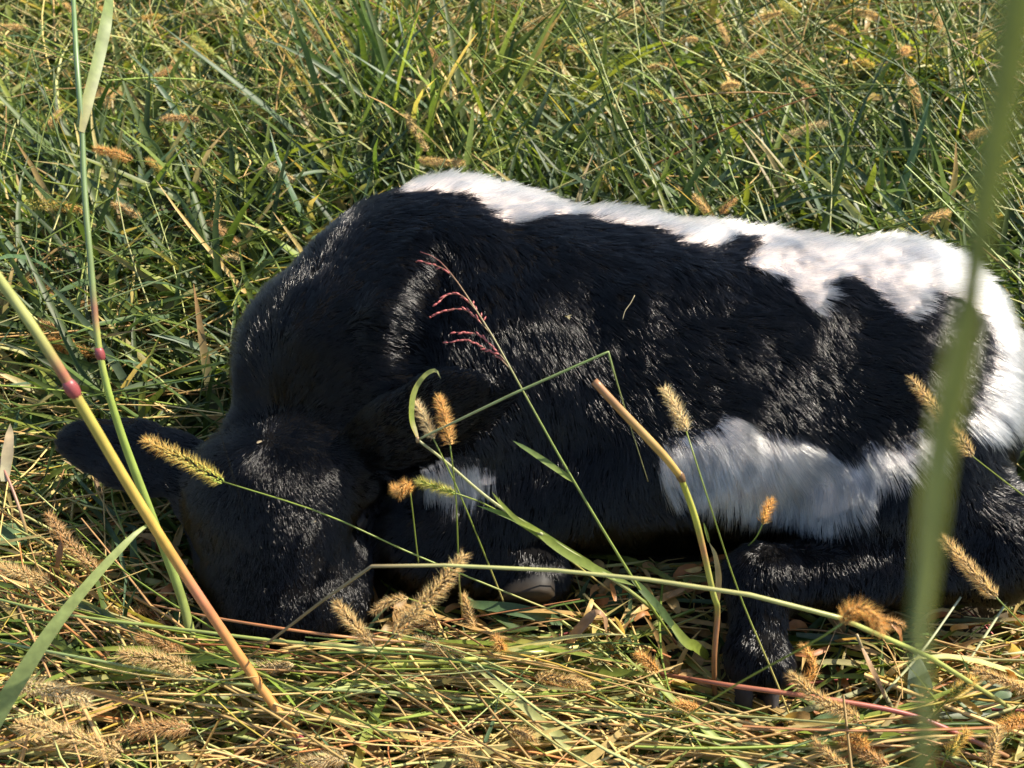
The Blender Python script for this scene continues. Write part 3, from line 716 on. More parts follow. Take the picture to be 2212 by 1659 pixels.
FOX = [
 # head base -> tip (u, v, z), stalk, tint, fatness, label
 ([(480, 1040, .19), (400, 995, .205), (312, 950, .21)], [(700, 1110, .18), (900, 1200, .14), (1200, 1322, .07), (1400, 1398, .02)], 'mixed', 1.15, "long green and gold foxtail head lying across the calf's left ear"),
 ([(935, 945, .25), (918, 905, .25), (897, 868, .25)], [(990, 1060, .2), (1060, 1230, .1), (1105, 1345, .02)], 'pale', .8, "pale foxtail head standing upright just left of an orange one, before the calf's dark shoulder"),
 ([(972, 958, .26), (962, 905, .26), (948, 858, .26)], [(985, 1080, .2), (992, 1250, .1), (1000, 1345, .02)], 'orange', .85, "bright orange foxtail head standing upright in front of the calf's raised ear"),
 ([(983, 1065, .20), (945, 1053, .20), (903, 1040, .20)], [(1060, 1095, .17), (1180, 1172, .12), (1330, 1285, .03)], 'green', .9, "small fresh green foxtail head in front of the calf's white chest spot"),
 ([(886, 1060, .17), (876, 1046, .185), (862, 1066, .18), (850, 1050, .17)], [(892, 1110, .14), (902, 1200, .09), (915, 1290, .02)], 'orange', .75, "tiny curled orange foxtail head left of the white chest spot"),
 ([(1482, 930, .27), (1462, 885, .28), (1435, 840, .285)], [(1530, 1080, .23), (1600, 1290, .13), (1680, 1480, .06), (1745, 1650, .015)], 'pale', 1.05, "tan foxtail head on a long thin stalk above the white belly patch"),
 ([(1648, 1130, .13), (1656, 1105, .135), (1668, 1080, .135)], [(1630, 1165, .11), (1590, 1202, .07), (1565, 1228, .03)], 'orange', .95, "short orange foxtail tuft above the calf's bent hind fetlock"),
 ([(850, 1372, .20), (930, 1290, .215), (1003, 1200, .225)], [(760, 1480, .15), (690, 1580, .09), (640, 1650, .03)], 'tan', 1.1, "large blurred tan foxtail head slanting up beside the calf's muzzle"),
 ([(805, 1393, .13), (765, 1350, .135), (727, 1302, .135)], [(860, 1455, .09), (935, 1560, .03)], 'tan', 1.05, "tan foxtail head leaning against the calf's muzzle"),
 ([(1822, 1345, .33), (1845, 1320, .34), (1880, 1325, .342), (1908, 1362, .338)], [(1760, 1385, .30), (1580, 1485, .2), (1440, 1580, .08), (1400, 1640, .03)], 'orange', 1.15, "fluffy out of focus orange foxtail head arching over the calf's hind leg"),
 ([(2100, 985, .19), (2035, 900, .20), (1968, 818, .205)], [(2160, 1032, .17), (2240, 1095, .12), (2330, 1180, .03)], 'tan', .95, "long tan foxtail head crossing behind the thick blurred green stem"),
 ([(2152, 1290, .15), (2095, 1228, .155), (2037, 1163, .158)], [(2195, 1335, .13), (2270, 1410, .08), (2330, 1480, .02)], 'tan', 1.0, "tan foxtail head pointing up across the calf's hock at the right edge"),
 ([(1738, 1472, .07), (1758, 1440, .08), (1736, 1394, .085)], [(1725, 1500, .05), (1700, 1540, .015)], 'orange', .8, "hooked orange foxtail head just right of the calf's hind hoof"),
 ([(1855, 1555, .06), (1770, 1510, .075), (1705, 1457, .08)], [(1900, 1592, .04), (1960, 1640, .01)], 'tan', .95, "tan foxtail head lying over the red stalk below the hooked orange head"),
 ([(420, 1452, .065), (340, 1425, .075), (259, 1412, .07)], [(520, 1470, .05), (640, 1500, .015)], 'tan', 1.2, "plump tan foxtail head in the hay just left of the green stem's foot"),
 ([(15, 1478, .12), (100, 1490, .125), (192, 1512, .12)], [(-60, 1480, .09), (-150, 1500, .02)], 'pale', 1.2, "blurred pale foxtail head over the grey green leaf at the left edge"),
 ([(262, 1628, .10), (150, 1590, .12), (42, 1566, .12)], [(330, 1665, .08), (430, 1720, .02)], 'tan', 1.3, "biggest blurred foxtail head in the bottom left corner"),
 ([(105, 1257, .09), (50, 1240, .10), (-5, 1222, .10)], [(160, 1300, .06), (210, 1340, .015)], 'tan', 1.1, "tan foxtail head poking in at the left edge below the calf's ear"),
 ([(215, 1236, .075), (150, 1175, .08), (103, 1110, .085)], [(280, 1290, .05), (350, 1345, .015)], 'brown', .95, "drab foxtail head hanging beside the dead brown leaf under the calf's ear"),
 ([(880, 1292, .055), (840, 1300, .055), (806, 1322, .05)], [(930, 1310, .04), (990, 1345, .01)], 'tan', .75, "small arched foxtail head against the calf's cheek by the large blurred one"),
 ([(950, 1360, .05), (905, 1335, .055), (857, 1318, .055)], [(990, 1385, .03), (1040, 1420, .01)], 'tan', .9, "tan foxtail head half hidden behind the large blurred slanting one"),
 ([(1088, 1405, .06), (1080, 1392, .075), (1068, 1378, .08)], [(1100, 1430, .04), (1120, 1470, .01)], 'orange', 1.1, "round end-on orange foxtail head in the hay under the chest hoof"),
 ([(1024, 1360, .045), (1012, 1320, .055), (1001, 1284, .06)], [(1030, 1400, .03), (1040, 1440, .01)], 'tan', .7, "thin drooping foxtail head just left of the calf's upturned front hoof"),
 ([(1036, 1665, .05), (1010, 1640, .06), (990, 1610, .06)], [(1060, 1700, .03), (1090, 1740, .01)], 'tan', 1.0, "tan foxtail head cut by the bottom edge right of the thick yellow stem's foot"),
 ([(400, 1420, .045), (350, 1390, .05), (296, 1376, .05)], [(450, 1450, .03), (500, 1480, .01)], 'brown', 1.0, "dull foxtail head in shade under the calf's jaw, above the plump tan one"),
 ([(222, 1332, .05), (268, 1326, .055), (312, 1320, .05)], [(180, 1345, .03), (120, 1360, .01)], 'brown', .9, "dull foxtail head lying in shade between the grey green leaf and the green stem"),
 ([(632, 1436, .05), (575, 1440, .055), (522, 1448, .05)], [(690, 1430, .03), (750, 1440, .01)], 'pale', .9, "pale foxtail head lying between the green stem's foot and the thick yellow stem"),
 ([(1003, 1425, .05), (950, 1400, .055), (900, 1385, .05)], [(1050, 1450, .03), (1090, 1480, .01)], 'pale', 1.1, "ragged pale foxtail head in the hay right of the calf's muzzle"),
 ([(410, 1572, .06), (335, 1572, .065), (265, 1582, .06)], [(480, 1580, .04), (560, 1600, .01)], 'brown', 1.1, "brown foxtail head lying flat between the biggest blurred head and the yellow stem"),
 ([(750, 1636, .05), (700, 1640, .055), (645, 1652, .05)], [(810, 1640, .03), (870, 1650, .01)], 'pale', 1.0, "pale foxtail head at the bottom edge beside the yellow stem's red node"),
 ([(1158, 1460, .05), (1215, 1468, .055), (1272, 1480, .05)], [(1110, 1455, .03), (1050, 1460, .01)], 'tan', .9, "tan foxtail head flat in the hay below the bent pale straw"),
 ([(1420, 1452, .06), (1400, 1430, .07), (1376, 1412, .072)], [(1440, 1490, .04), (1460, 1540, .01)], 'orange', .95, "stubby orange foxtail head pointing up left of the thick cut stalk's foot"),
 ([(1508, 1532, .05), (1482, 1525, .055), (1455, 1520, .05)], [(1540, 1545, .03), (1590, 1570, .01)], 'orange', .9, "frayed orange foxtail head right below the thick cut stalk's foot"),
 ([(1106, 1576, .05), (1130, 1584, .055), (1158, 1596, .05)], [(1070, 1570, .03), (1020, 1570, .01)], 'tan', .9, "small tan foxtail head in the bottom straw midway between the two foreground stems"),
 ([(2056, 1502, .07), (2078, 1485, .08), (2103, 1466, .085)], [(2020, 1540, .05), (1985, 1590, .01)], 'mixed', 1.0, "green and gold foxtail head close right of the blurred stem's lower end"),
 ([(1828, 1662, .06), (1790, 1630, .065), (1756, 1600, .065)], [(1870, 1700, .04), (1910, 1740, .01)], 'tan', 1.0, "tan foxtail head at the bottom edge left of the blurred green stem"),
 ([(1918, 1656, .05), (1862, 1622, .055), (1806, 1592, .055)], [(1960, 1690, .03), (2010, 1730, .01)], 'brown', 1.05, "brown foxtail head at the bottom edge touching the blurred green stem"),
 ([(2046, 1632, .06), (2068, 1605, .07), (2092, 1580, .075)], [(2030, 1670, .04), (2010, 1720, .01)], 'mixed', .9, "small green and gold foxtail head in the bottom right hay, lowest of the greenish ones"),
 ([(2136, 1655, .06), (2146, 1610, .075), (2157, 1570, .08)], [(2130, 1700, .04), (2120, 1740, .01)], 'tan', 1.0, "upright tan foxtail head in the bottom right corner"),
 ([(2225, 1556, .06), (2190, 1560, .065), (2160, 1572, .065)], [(2270, 1560, .04), (2330, 1570, .01)], 'orange', 1.1, "orange tinged foxtail head lying at the right edge above the upright corner one"),
 ([(2215, 1490, .06), (2160, 1468, .065), (2106, 1450, .065)], [(2260, 1515, .04), (2320, 1540, .01)], 'tan', .9, "tan foxtail head at the right edge below the calf's hock"),
 ([(1908, 1340, .05), (1930, 1345, .06), (1952, 1350, .06)], [(1880, 1345, .03), (1850, 1355, .01)], 'brown', .7, "small dark foxtail head in shade under the calf's hind cannon, by the fluffy orange one"),
 ([(1872, 1610, .05), (1852, 1598, .065), (1835, 1592, .068)], [(1890, 1640, .03), (1900, 1680, .01)], 'orange', 1.1, "roundish orange foxtail head just left of the blurred stem's lower end"),
 # behind and left of the calf
 ([(283, 345, .16), (245, 330, .165), (205, 322, .165)], [(400, 358, .15), (560, 374, .08), (640, 390, .02)], 'orange', 1.25, "orange brown foxtail head touching the tall green stem, on a long level stalk"),
 ([(52, 440, .12), (112, 443, .125), (175, 453, .12)], [(-20, 438, .1), (-110, 445, .02)], 'mixed', 1.3, "stout golden foxtail head at the left edge level with the calf's back"),
 ([(302, 470, .10), (272, 452, .105), (245, 440, .105)], [(350, 500, .07), (410, 540, .01)], 'tan', 1.1, "dim tan foxtail head right of the tall green stem, below the long level stalk"),
 ([(575, 360, .12), (602, 372, .12), (634, 389, .115)], [(530, 345, .09), (470, 330, .02)], 'pale', .9, "small pale foxtail head in the grass left of the calf's withers"),
 ([(922, 325, .14), (900, 287, .15), (876, 246, .15)], [(940, 352, .1), (960, 390, .02)], 'tan', .9, "slim tan foxtail head leaning above the white patch on the calf's withers"),
 ([(905, 346, .12), (955, 350, .125), (1003, 352, .12)], [(880, 345, .1), (840, 345, .02)], 'tan', 1.0, "tan foxtail head lying level right above the calf's withers"),
 ([(518, 560, .09), (500, 557, .095), (481, 560, .095)], [(545, 575, .06), (570, 600, .01)], 'pale', .9, "short pale foxtail head left of the calf's neck"),
 ([(132, 646, .08), (88, 620, .085), (45, 602, .08)], [(190, 680, .05), (260, 720, .01)], 'brown', 1.1, "brown foxtail head at the left edge where the thick yellow stem enters"),
 ([(217, 656, .07), (190, 657, .075), (165, 661, .07)], [(260, 665, .05), (310, 690, .01)], 'brown', .9, "small dull foxtail head right behind the tall green stem"),
 ([(312, 682, .07), (285, 668, .075), (260, 656, .075)], [(350, 705, .04), (390, 735, .01)], 'mixed', .9, "small greenish foxtail head among dark blades right of the tall green stem"),
 ([(160, 742, .075), (120, 730, .08), (83, 720, .075)], [(220, 765, .05), (290, 800, .01)], 'orange', 1.0, "upper of two orange brown foxtail heads left of the tall stem's red node"),
 ([(215, 767, .065), (165, 755, .07), (115, 746, .065)], [(260, 785, .04), (320, 815, .01)], 'orange', 1.0, "lower of two orange brown foxtail heads left of the tall stem's red node"),
 ([(135, 712, .085), (100, 702, .09), (65, 696, .085)], [(180, 725, .06), (240, 750, .01)], 'brown', .9, "brown foxtail head just above the pair by the red node"),
 ([(365, 380, .11), (342, 362, .115), (320, 346, .115)], [(400, 410, .08), (450, 450, .02)], 'mixed', 1.0, "greenish foxtail head below the long level stalk, left of the withers"),
 ([(515, 530, .09), (485, 505, .095), (455, 481, .095)], [(550, 560, .06), (590, 600, .01)], 'brown', 1.0, "brown foxtail head in the dark grass by the lobed green leaf"),
 ([(465, 120, .14), (440, 98, .145), (415, 80, .145)], [(500, 150, .1), (550, 190, .02)], 'green', 1.1, "yellow green foxtail head near the top edge between the tall stem and the dark blade"),
 ([(560, 125, .13), (548, 100, .14), (535, 76, .14)], [(575, 155, .1), (600, 195, .02)], 'tan', .9, "tan foxtail head beside the dark blade at the top edge"),
 ([(950, 147, .14), (938, 125, .15), (924, 104, .15)], [(965, 175, .1), (985, 210, .02)], 'brown', 1.0, "brown foxtail head in the upright clump above the calf's withers"),
 ([(770, 160, .12), (760, 145, .13), (750, 130, .13)], [(785, 185, .08), (800, 215, .02)], 'tan', .9, "tan foxtail head at the top, left of the upright clump"),
 ([(330, 170, .12), (352, 157, .125), (375, 145, .125)], [(300, 185, .09), (260, 205, .02)], 'brown', .9, "dim foxtail head at the top left right of the tall leaf"),
 ([(95, 282, .11), (112, 262, .12), (130, 240, .12)], [(75, 310, .08), (50, 345, .02)], 'tan', .9, "tan foxtail head at the upper left, left of the tall stem"),
 ([(2131, 112, .15), (2120, 85, .17), (2133, 72, .17), (2147, 90, .165)], [(2128, 150, .1), (2120, 200, .02)], 'green', 1.2, "curled pale green foxtail head at the top right by the blurred stem"),
 ([(2036, 75, .14), (2029, 48, .15), (2022, 22, .15)], [(2045, 110, .1), (2055, 150, .02)], 'tan', 1.0, "upright tan foxtail head at the top right"),
 ([(1576, 97, .14), (1563, 70, .15), (1551, 45, .15)], [(1590, 130, .1), (1605, 170, .02)], 'tan', .9, "slim tan foxtail head leaning left near the top, above the calf's hips"),
 ([(1726, 40, .14), (1707, 20, .15), (1686, 6, .145)], [(1750, 70, .1), (1775, 110, .02)], 'green', 1.3, "plump pale green foxtail head at the top edge"),
 ([(1888, 146, .12), (1866, 134, .13), (1846, 137, .125)], [(1915, 165, .09), (1950, 190, .02)], 'mixed', 1.2, "arched golden foxtail head at the upper right"),
 ([(1611, 136, .11), (1628, 122, .12), (1648, 110, .12)], [(1590, 155, .08), (1565, 180, .02)], 'orange', 1.0, "orange foxtail head in the middle of the bright right meadow"),
 ([(1452, 143, .11), (1426, 143, .115), (1400, 146, .11)], [(1490, 145, .08), (1530, 155, .02)], 'orange', 1.0, "orange foxtail head lying level above the middle of the calf's back"),
 ([(1262, 110, .12), (1241, 104, .125), (1221, 101, .12)], [(1295, 120, .08), (1330, 135, .02)], 'orange', .9, "orange foxtail head near the top right of the upright clump"),
 ([(1432, 216, .11), (1408, 205, .12), (1387, 206, .115)], [(1465, 235, .08), (1500, 260, .02)], 'green', 1.2, "arched pale green foxtail head above the calf's mid back"),
 ([(1531, 462, .13), (1516, 443, .14), (1501, 425, .145)], [(1545, 480, .1), (1560, 505, .03)], 'tan', 1.0, "tan foxtail head peeping over the calf's spine"),
 ([(1556, 462, .13), (1570, 446, .14), (1587, 430, .145)], [(1545, 480, .1), (1530, 505, .03)], 'brown', .9, "brown foxtail head right of the one peeping over the spine"),
 ([(1991, 476, .12), (2020, 467, .125), (2049, 457, .125)], [(1960, 488, .09), (1920, 500, .02)], 'tan', 1.0, "tan foxtail head lying on the yellow curved leaf behind the rump"),
 ([(1711, 137, .11), (1688, 134, .115), (1666, 136, .11)], [(1740, 145, .08), (1775, 160, .02)], 'orange', .9, "small orange foxtail head right of the middle of the bright meadow"),
 ([(1507, 86, .12), (1482, 86, .125), (1456, 91, .12)], [(1540, 92, .08), (1580, 100, .02)], 'tan', 1.0, "tan foxtail head lying level below the top edge"),
]
for head, stalk, tint, fat, label in FOX:
    tint = 'tan' if tint == 'orange' and head[0][1] < 300 else tint
    up = .03 if head[0][1] < 560 else .025 if head[0][1] < 900 or (head[0][2] < .08 and head[0][1] > 1380) else .0
    foxtail([P(u, v, z + up) for u, v, z in head], [P(u, v, z + up * (1 - (k + 1) / len(stalk))) for k, (u, v, z) in enumerate(stalk)], label, tint, fat * (1.05 if head[0][1] < 560 else 1.15))
# more heads farther back that nothing tells apart
BGF = [
 (60, 60, "dim foxtail head in the very top left corner, left of the tall stem"),
 (150, 20, "foxtail head cut by the top edge beside the tall green stem"),
 (270, 60, "foxtail head just right of the tall stem's pale leaf at the top"),
 (360, 40, "foxtail head at the top edge, second right of the pale tall leaf"),
 (640, 40, "foxtail head right of the dark blade at the top edge"),
 (690, 90, "foxtail head a little below the top edge, right of the dark blade"),
 (830, 30, "foxtail head at the top edge left of the upright clump"),
 (1010, 40, "foxtail head at the top edge over the middle of the upright clump"),
 (1130, 60, "foxtail head on the right flank of the upright clump"),
 (1330, 40, "foxtail head at the top edge above the middle of the calf"),
 (1620, 50, "soft foxtail head above the bright right meadow, near the top edge"),
 (1790, 60, "soft foxtail head right of the plump green one at the top edge"),
 (1900, 40, "soft foxtail head at the top edge above the arched golden one"),
 (1960, 110, "soft foxtail head right of the arched golden one"),
 (1760, 200, "soft foxtail head below the small orange one of the bright meadow"),
 (1560, 190, "soft foxtail head low in the bright meadow, right of the arched pale green one"),
 (620, 200, "foxtail head in the grass below the dark blade"),
 (240, 200, "foxtail head just right of the base of the tall stem's pale leaf"),
 (1990, 230, "soft foxtail head left of the blurred stem, below the curled green one"),
 (2080, 300, "soft foxtail head half behind the blurred stem"),
 (1690, 300, "soft foxtail head in the dark grass above the calf's hips"),
 (430, 260, "foxtail head midway between the tall stem and the upright clump"),
]
for u, v, lab in BGF:
    a = rng.uniform(0, 2 * math.pi); L = rng.uniform(.04, .06); z = rng.uniform(.12, .18)
    b = P(u, v, z); d = np.array([math.cos(a), math.sin(a), rng.uniform(0, .6)]) * L
    foxtail([b, b + d * .5 + np.array([0, 0, .003]), b + d], [b - d * .8 + np.array([0, 0, -.02]), np.r_[(b - d * 2.2)[:2], .0]], lab, random.choice(['tan', 'tan', 'brown', 'pale', 'mixed']), rng.uniform(.95, 1.25), 'small foxtail heads deep in the far meadow')

# ================================================================ stalks, stems and leaves one can follow
def plant(name, label, cat, root): return thing(name, label, cat, tuple(root))
def stem(par, pts, rad, stops, n=40, kink=False, name='stem', sides=9, node=None):
    C = (poly_even if kink else spline)([P(*p) for p in pts], n); loc = par.location
    r = np.interp(np.linspace(0, 1, len(C)), np.linspace(0, 1, len(np.atleast_1d(rad))), np.atleast_1d(rad))
    V, F, t = tube_geo(C, r, sides)
    return mesh_obj(name, V, F, ramp(stops, t), M_STEM, par, loc=loc), C
def leaf(par, pts, width, stops, name='leaf', up=(0, -.6, .8), fold=.25, twist=0., n=26, wave=0., mat=None):
    C = spline([P(*p) for p in pts], n); V, F, t = blade_geo(C, width, up, fold, twist, wave)
    return mesh_obj(name, V, F, ramp(stops, t), mat or M_LEAF, par, loc=par.location)
def bead(par, p, r, colour, axis, name='node'):
    p = np.array(p); a = unit(np.array(axis, float)); V, F, t = tube_geo([p - a * r * 1.6, p - a * r * .8, p, p + a * r * .8, p + a * r * 1.6], r * np.array([.72, 1.0, 1.08, 1.0, .72]), 10)
    return mesh_obj(name, V, F, colour, M_STEM, par, loc=par.location)

# thick yellow and orange stem entering from the left edge
pts = [(665, 1630, .035), (655, 1612, .05), (540, 1450, .11), (415, 1265, .20), (300, 1085, .29), (155, 840, .39), (70, 705, .435), (0, 606, .465), (-120, 440, .52)]
r0 = P(*pts[0]); y = plant('grass_stalk', 'thick yellow and orange stalk with red nodes slanting up to the left edge', 'grass stalk', r0)
_, C = stem(y, pts, [.0042, .0040, .0037, .0034, .0031], [(0, (.28, .12, .05)), (.08, (.50, .25, .06)), (.25, (.52, .24, .08)), (.36, (.46, .18, .10)), (.46, (.54, .34, .08)), (.62, (.48, .36, .08)), (.72, (.40, .36, .08)), (.76, (.34, .12, .08)), (.80, (.34, .33, .10)), (1, (.30, .36, .13))], 60)
bead(y, P(155, 840, .39), .0044, (.30, .07, .07), P(155, 840, .39) - P(300, 1085, .29)); bead(y, P(652, 1607, .053), .0052, (.28, .06, .07), P(540, 1450, .11) - r0)
# tall green stem with the pale leaf
pts = [(436, 1475, .03), (430, 1450, .045), (395, 1300, .10), (330, 1120, .19), (258, 925, .28), (216, 765, .34), (195, 560, .40), (182, 400, .44), (177, 280, .47), (165, 120, .51), (155, -80, .55)]
r0 = P(*pts[0]); g = plant('grass_stalk', 'tall green stalk with one red node rising beside the thick yellow one', 'grass stalk', r0)
stem(g, pts, [.0042, .0040, .0034, .0025, .0022, .0020, .0016], [(0, (.30, .17, .09)), (.06, (.22, .24, .07)), (.2, (.24, .32, .08)), (.45, (.28, .36, .07)), (.52, (.33, .35, .09)), (.545, (.28, .09, .07)), (.57, (.17, .22, .08)), (.8, (.13, .2, .08)), (1, (.14, .22, .07))], 70)
bead(g, P(216, 765, .34), .0034, (.26, .06, .06), P(216, 765, .34) - P(258, 925, .28))
leaf(g, [(176, 285, .47), (190, 215, .485), (215, 115, .505), (233, 20, .525), (240, -60, .53)], .0095, [(0, (.26, .24, .09)), (.3, (.19, .24, .08)), (1, (.17, .23, .07))], up=(.6, -.75, .2), fold=.15)
# grey green broad leaf from the green stem towards the lower left
o = leaf(g, [(320, 1133, .185), (285, 1160, .19), (210, 1240, .185), (120, 1350, .17), (40, 1470, .145), (-40, 1600, .11)], np.interp(np.linspace(0, 1, 26), [0, .15, .5, 1], [.002, .006, .010, .016]), [(0, (.27, .32, .11)), (1, (.21, .27, .10))], up=(.1, -.75, .65), fold=.2)
o['label'] = 'broad grey green blade bending down to the left'
# red panicle
pts = [(1462, 1392, .02), (1375, 1262, .12), (1240, 1040, .22), (1130, 845, .29), (1075, 745, .315), (1035, 680, .33), (985, 605, .345), (945, 560, .352), (908, 544, .355)]
r0 = P(*pts[0]); rp = plant('panicle_grass', "slender green stalk with a red spikelet panicle in front of the calf's shoulder", 'grass stalk', r0)
stem(rp, pts, [.0013, .0012, .001, .0007, .0003], [(0, (.3, .1, .08)), (.08, LIME), (.6, (.22, .28, .07)), (.85, (.3, .22, .1)), (1, (.3, .09, .08))], 50)
leaf(rp, [(1240, 1040, .22), (1190, 1005, .235), (1150, 978, .24), (1108, 952, .24)], .0052, [(0, LIME), (1, (.2, .28, .1))], up=(.1, -.5, .8))
leaf(rp, [(1365, 1250, .12), (1420, 1310, .10), (1450, 1350, .07), (1475, 1395, .04)], .008, [(0, GREEN), (1, BLUEGREEN)], up=(.4, -.5, .7))
for b in ([(1110, 805, .30), (1075, 770, .308), (1040, 748, .312), (1005, 735, .314), (968, 740, .313)], [(1100, 790, .302), (1070, 755, .312), (1030, 722, .318), (985, 718, .32)], [(1060, 720, .32), (1010, 672, .33), (965, 670, .332), (930, 686, .33)], [(1030, 672, .332), (1000, 640, .338), (970, 636, .34), (945, 655, .338)], [(985, 605, .345), (960, 582, .348), (930, 570, .35), (905, 563, .35)], [(1050, 705, .324), (1040, 690, .326), (1022, 656, .33)]):
    br, C = stem(rp, b, [.0005, .0003], [(0, (.28, .2, .1)), (1, (.3, .08, .07))], 20, name='branch', sides=5)
    nsp = max(4, int(np.linalg.norm(np.diff(C, axis=0), axis=1).sum() / .0042))
    for k in range(nsp):
        q = int(4 + 15 * k / max(1, nsp - 1)); p = C[q]; d = unit(C[min(q + 1, 19)] - C[q - 1] + rng.normal(0, .35, 3) * .004)
        s = mesh_obj('spikelet', *tube_geo([p, p + d * .0015, p + d * .0035, p + d * .0052], [.0002, .0009, .0008, .00015], 5)[:2], np.array(RED) * rng.uniform(.8, 1.3), M_STEM, br, loc=rp.location)
# stalk bent twice in front of the shoulder
pts = [(1435, 1335, .02), (1330, 1255, .09), (1180, 1160, .14), (1060, 1080, .18), (960, 995, .225), (902, 950, .25)]
r0 = P(*pts[0]); bs_ = plant('grass_stalk', "pale green stalk broken into a zigzag in front of the calf's dark shoulder", 'grass stalk', r0)
stem(bs_, pts, [.0019, .0018, .0014, .0011], [(0, LIME), (.5, (.36, .36, .18)), (1, (.34, .34, .16))], 40)
stem(bs_, [(902, 950, .25), (1110, 850, .30), (1314, 760, .335), (1325, 800, .32), (1355, 900, .27), (1400, 1040, .21)], [.0010, .0011, .0010, .0005, .0003], [(0, (.3, .3, .14)), (.5, (.26, .34, .1)), (.6, (.24, .3, .1)), (1, (.22, .2, .08))], 44, kink=True, name='broken_tip')
bead(bs_, P(902, 950, .25), .0016, (.3, .2, .1), (0, .3, 1))
leaf(bs_, [(902, 948, .25), (888, 905, .26), (892, 850, .275), (915, 812, .285), (940, 800, .288), (952, 818, .283)], .0062, [(0, (.3, .24, .1)), (.25, LIME), (1, PALE)], up=(.7, -.5, .4), fold=.35)
leaf(bs_, [(1300, 1235, .10), (1200, 1175, .13), (1110, 1120, .16), (1030, 1092, .175)], .0075, [(0, LIME), (1, (.2, .3, .07))], up=(.1, -.5, .8))
leaf(bs_, [(1170, 1150, .145), (1120, 1125, .165), (1085, 1090, .178), (1062, 1062, .188)], .0045, [(0, LIME), (1, LIME)], up=(.1, -.5, .8))
leaf(bs_, [(1160, 1150, .145), (1230, 1200, .13), (1310, 1240, .10), (1370, 1265, .08)], .008, [(0, LIME), (1, (.2, .26, .07))], up=(.1, -.5, .8))
# thick stalk cut off at the top
pts = [(1545, 1520, .01), (1543, 1420, .06), (1550, 1320, .10), (1540, 1280, .13), (1505, 1130, .20), (1470, 1030, .245)]
r0 = P(*pts[0]); ct = plant('grass_stalk', 'thick stalk cut off short, orange brown above its bend, yellow green below', 'grass stalk', r0)
stem(ct, pts, [.0024, .0025, .0026, .0026, .0028, .0026], [(0, (.22, .12, .05)), (.35, (.3, .14, .06)), (.45, (.33, .36, .08)), (.62, (.4, .38, .09)), (.7, (.38, .18, .08)), (.8, (.38, .38, .07)), (1, (.36, .36, .06))], 50)
stem(ct, [(1470, 1030, .245), (1430, 980, .27), (1340, 885, .31), (1284, 824, .33)], [.0030, .0034, .0032, .0031], [(0, (.2, .1, .04)), (.06, (.45, .3, .08)), (.5, (.42, .26, .09)), (1, (.33, .16, .07))], 24, name='cut_top')
bead(ct, P(1470, 1030, .245), .0034, (.16, .09, .04), P(1430, 980, .27) - P(1505, 1130, .2))
leaf(ct, [(1548, 1310, .10), (1552, 1250, .125), (1545, 1200, .145), (1532, 1172, .155)], .0055, [(0, (.34, .2, .09)), (1, (.36, .3, .13))], up=(0, -.9, .3), name='dry_sheath', mat=M_STRAW)
leaf(ct, [(1532, 1172, .155), (1526, 1150, .162), (1520, 1128, .168)], .0025, [(0, LIME), (1, LIME)], up=(0, -.9, .3))
# long straw bent over the muzzle
pts = [(470, 1470, .05), (590, 1380, .15), (700, 1295, .21), (803, 1223, .25), (960, 1221, .25), (1200, 1232, .25), (1400, 1252, .25), (1620, 1285, .25), (1815, 1335, .24), (2010, 1420, .16), (2200, 1540, .04)]
r0 = P(*pts[-1]); ls = plant('grass_stalk', "long pale stalk running level before the calf, snapped to a slant at its muzzle", 'grass stalk', r0)
stem(ls, pts, [.0008, .0011, .0012, .0013, .0015, .0017, .0019, .0020, .0020], [(0, (.16, .11, .06)), (.3, (.26, .2, .1)), (.38, PALE), (.6, (.36, .34, .12)), (.8, (.33, .38, .09)), (1, (.3, .3, .1))], 60, kink=True)
for pts, r, stops, lab in (
    ([(300, 1300, .05), (430, 1328, .09), (560, 1350, .115), (750, 1376, .11), (1000, 1396, .05)], .0011, [(0, (.36, .2, .09)), (.5, (.42, .17, .07)), (1, (.4, .26, .1))], "thin rust red stalk lying right across the calf's muzzle"),
    ([(-60, 1280, .10), (130, 1325, .11), (400, 1360, .11), (640, 1388, .105), (900, 1405, .08), (1180, 1422, .03)], .0013, [(0, (.22, .28, .08)), (.6, (.26, .3, .08)), (1, PALE)], "long green stalk from the left edge passing under the calf's nose"),
    ([(715, 1449, .055), (900, 1434, .075), (1080, 1418, .07), (1250, 1398, .045)], .0021, [(0, (.42, .4, .1)), (.5, (.45, .46, .12)), (1, PALE)], "stout lime straw lying level in the hay right of the muzzle"),
    ([(-60, 1375, .07), (200, 1425, .085), (520, 1478, .08), (900, 1500, .07), (1330, 1548, .03)], .0014, [(0, (.2, .27, .1)), (1, (.3, .33, .13))], "grey green stalk from the left edge running low across the foreground hay"),
    ([(60, 1480, .05), (420, 1520, .08), (760, 1560, .07), (1050, 1640, .03)], .0012, [(0, STRAW), (1, (.46, .3, .12))], "straw coloured stalk lying under the thick yellow one at the bottom left")):
    t_ = plant('grass_stalk', lab, 'grass stalk', P(*pts[-1])); stem(t_, pts, [r * .8, r, r * 1.1, r], stops, 40)
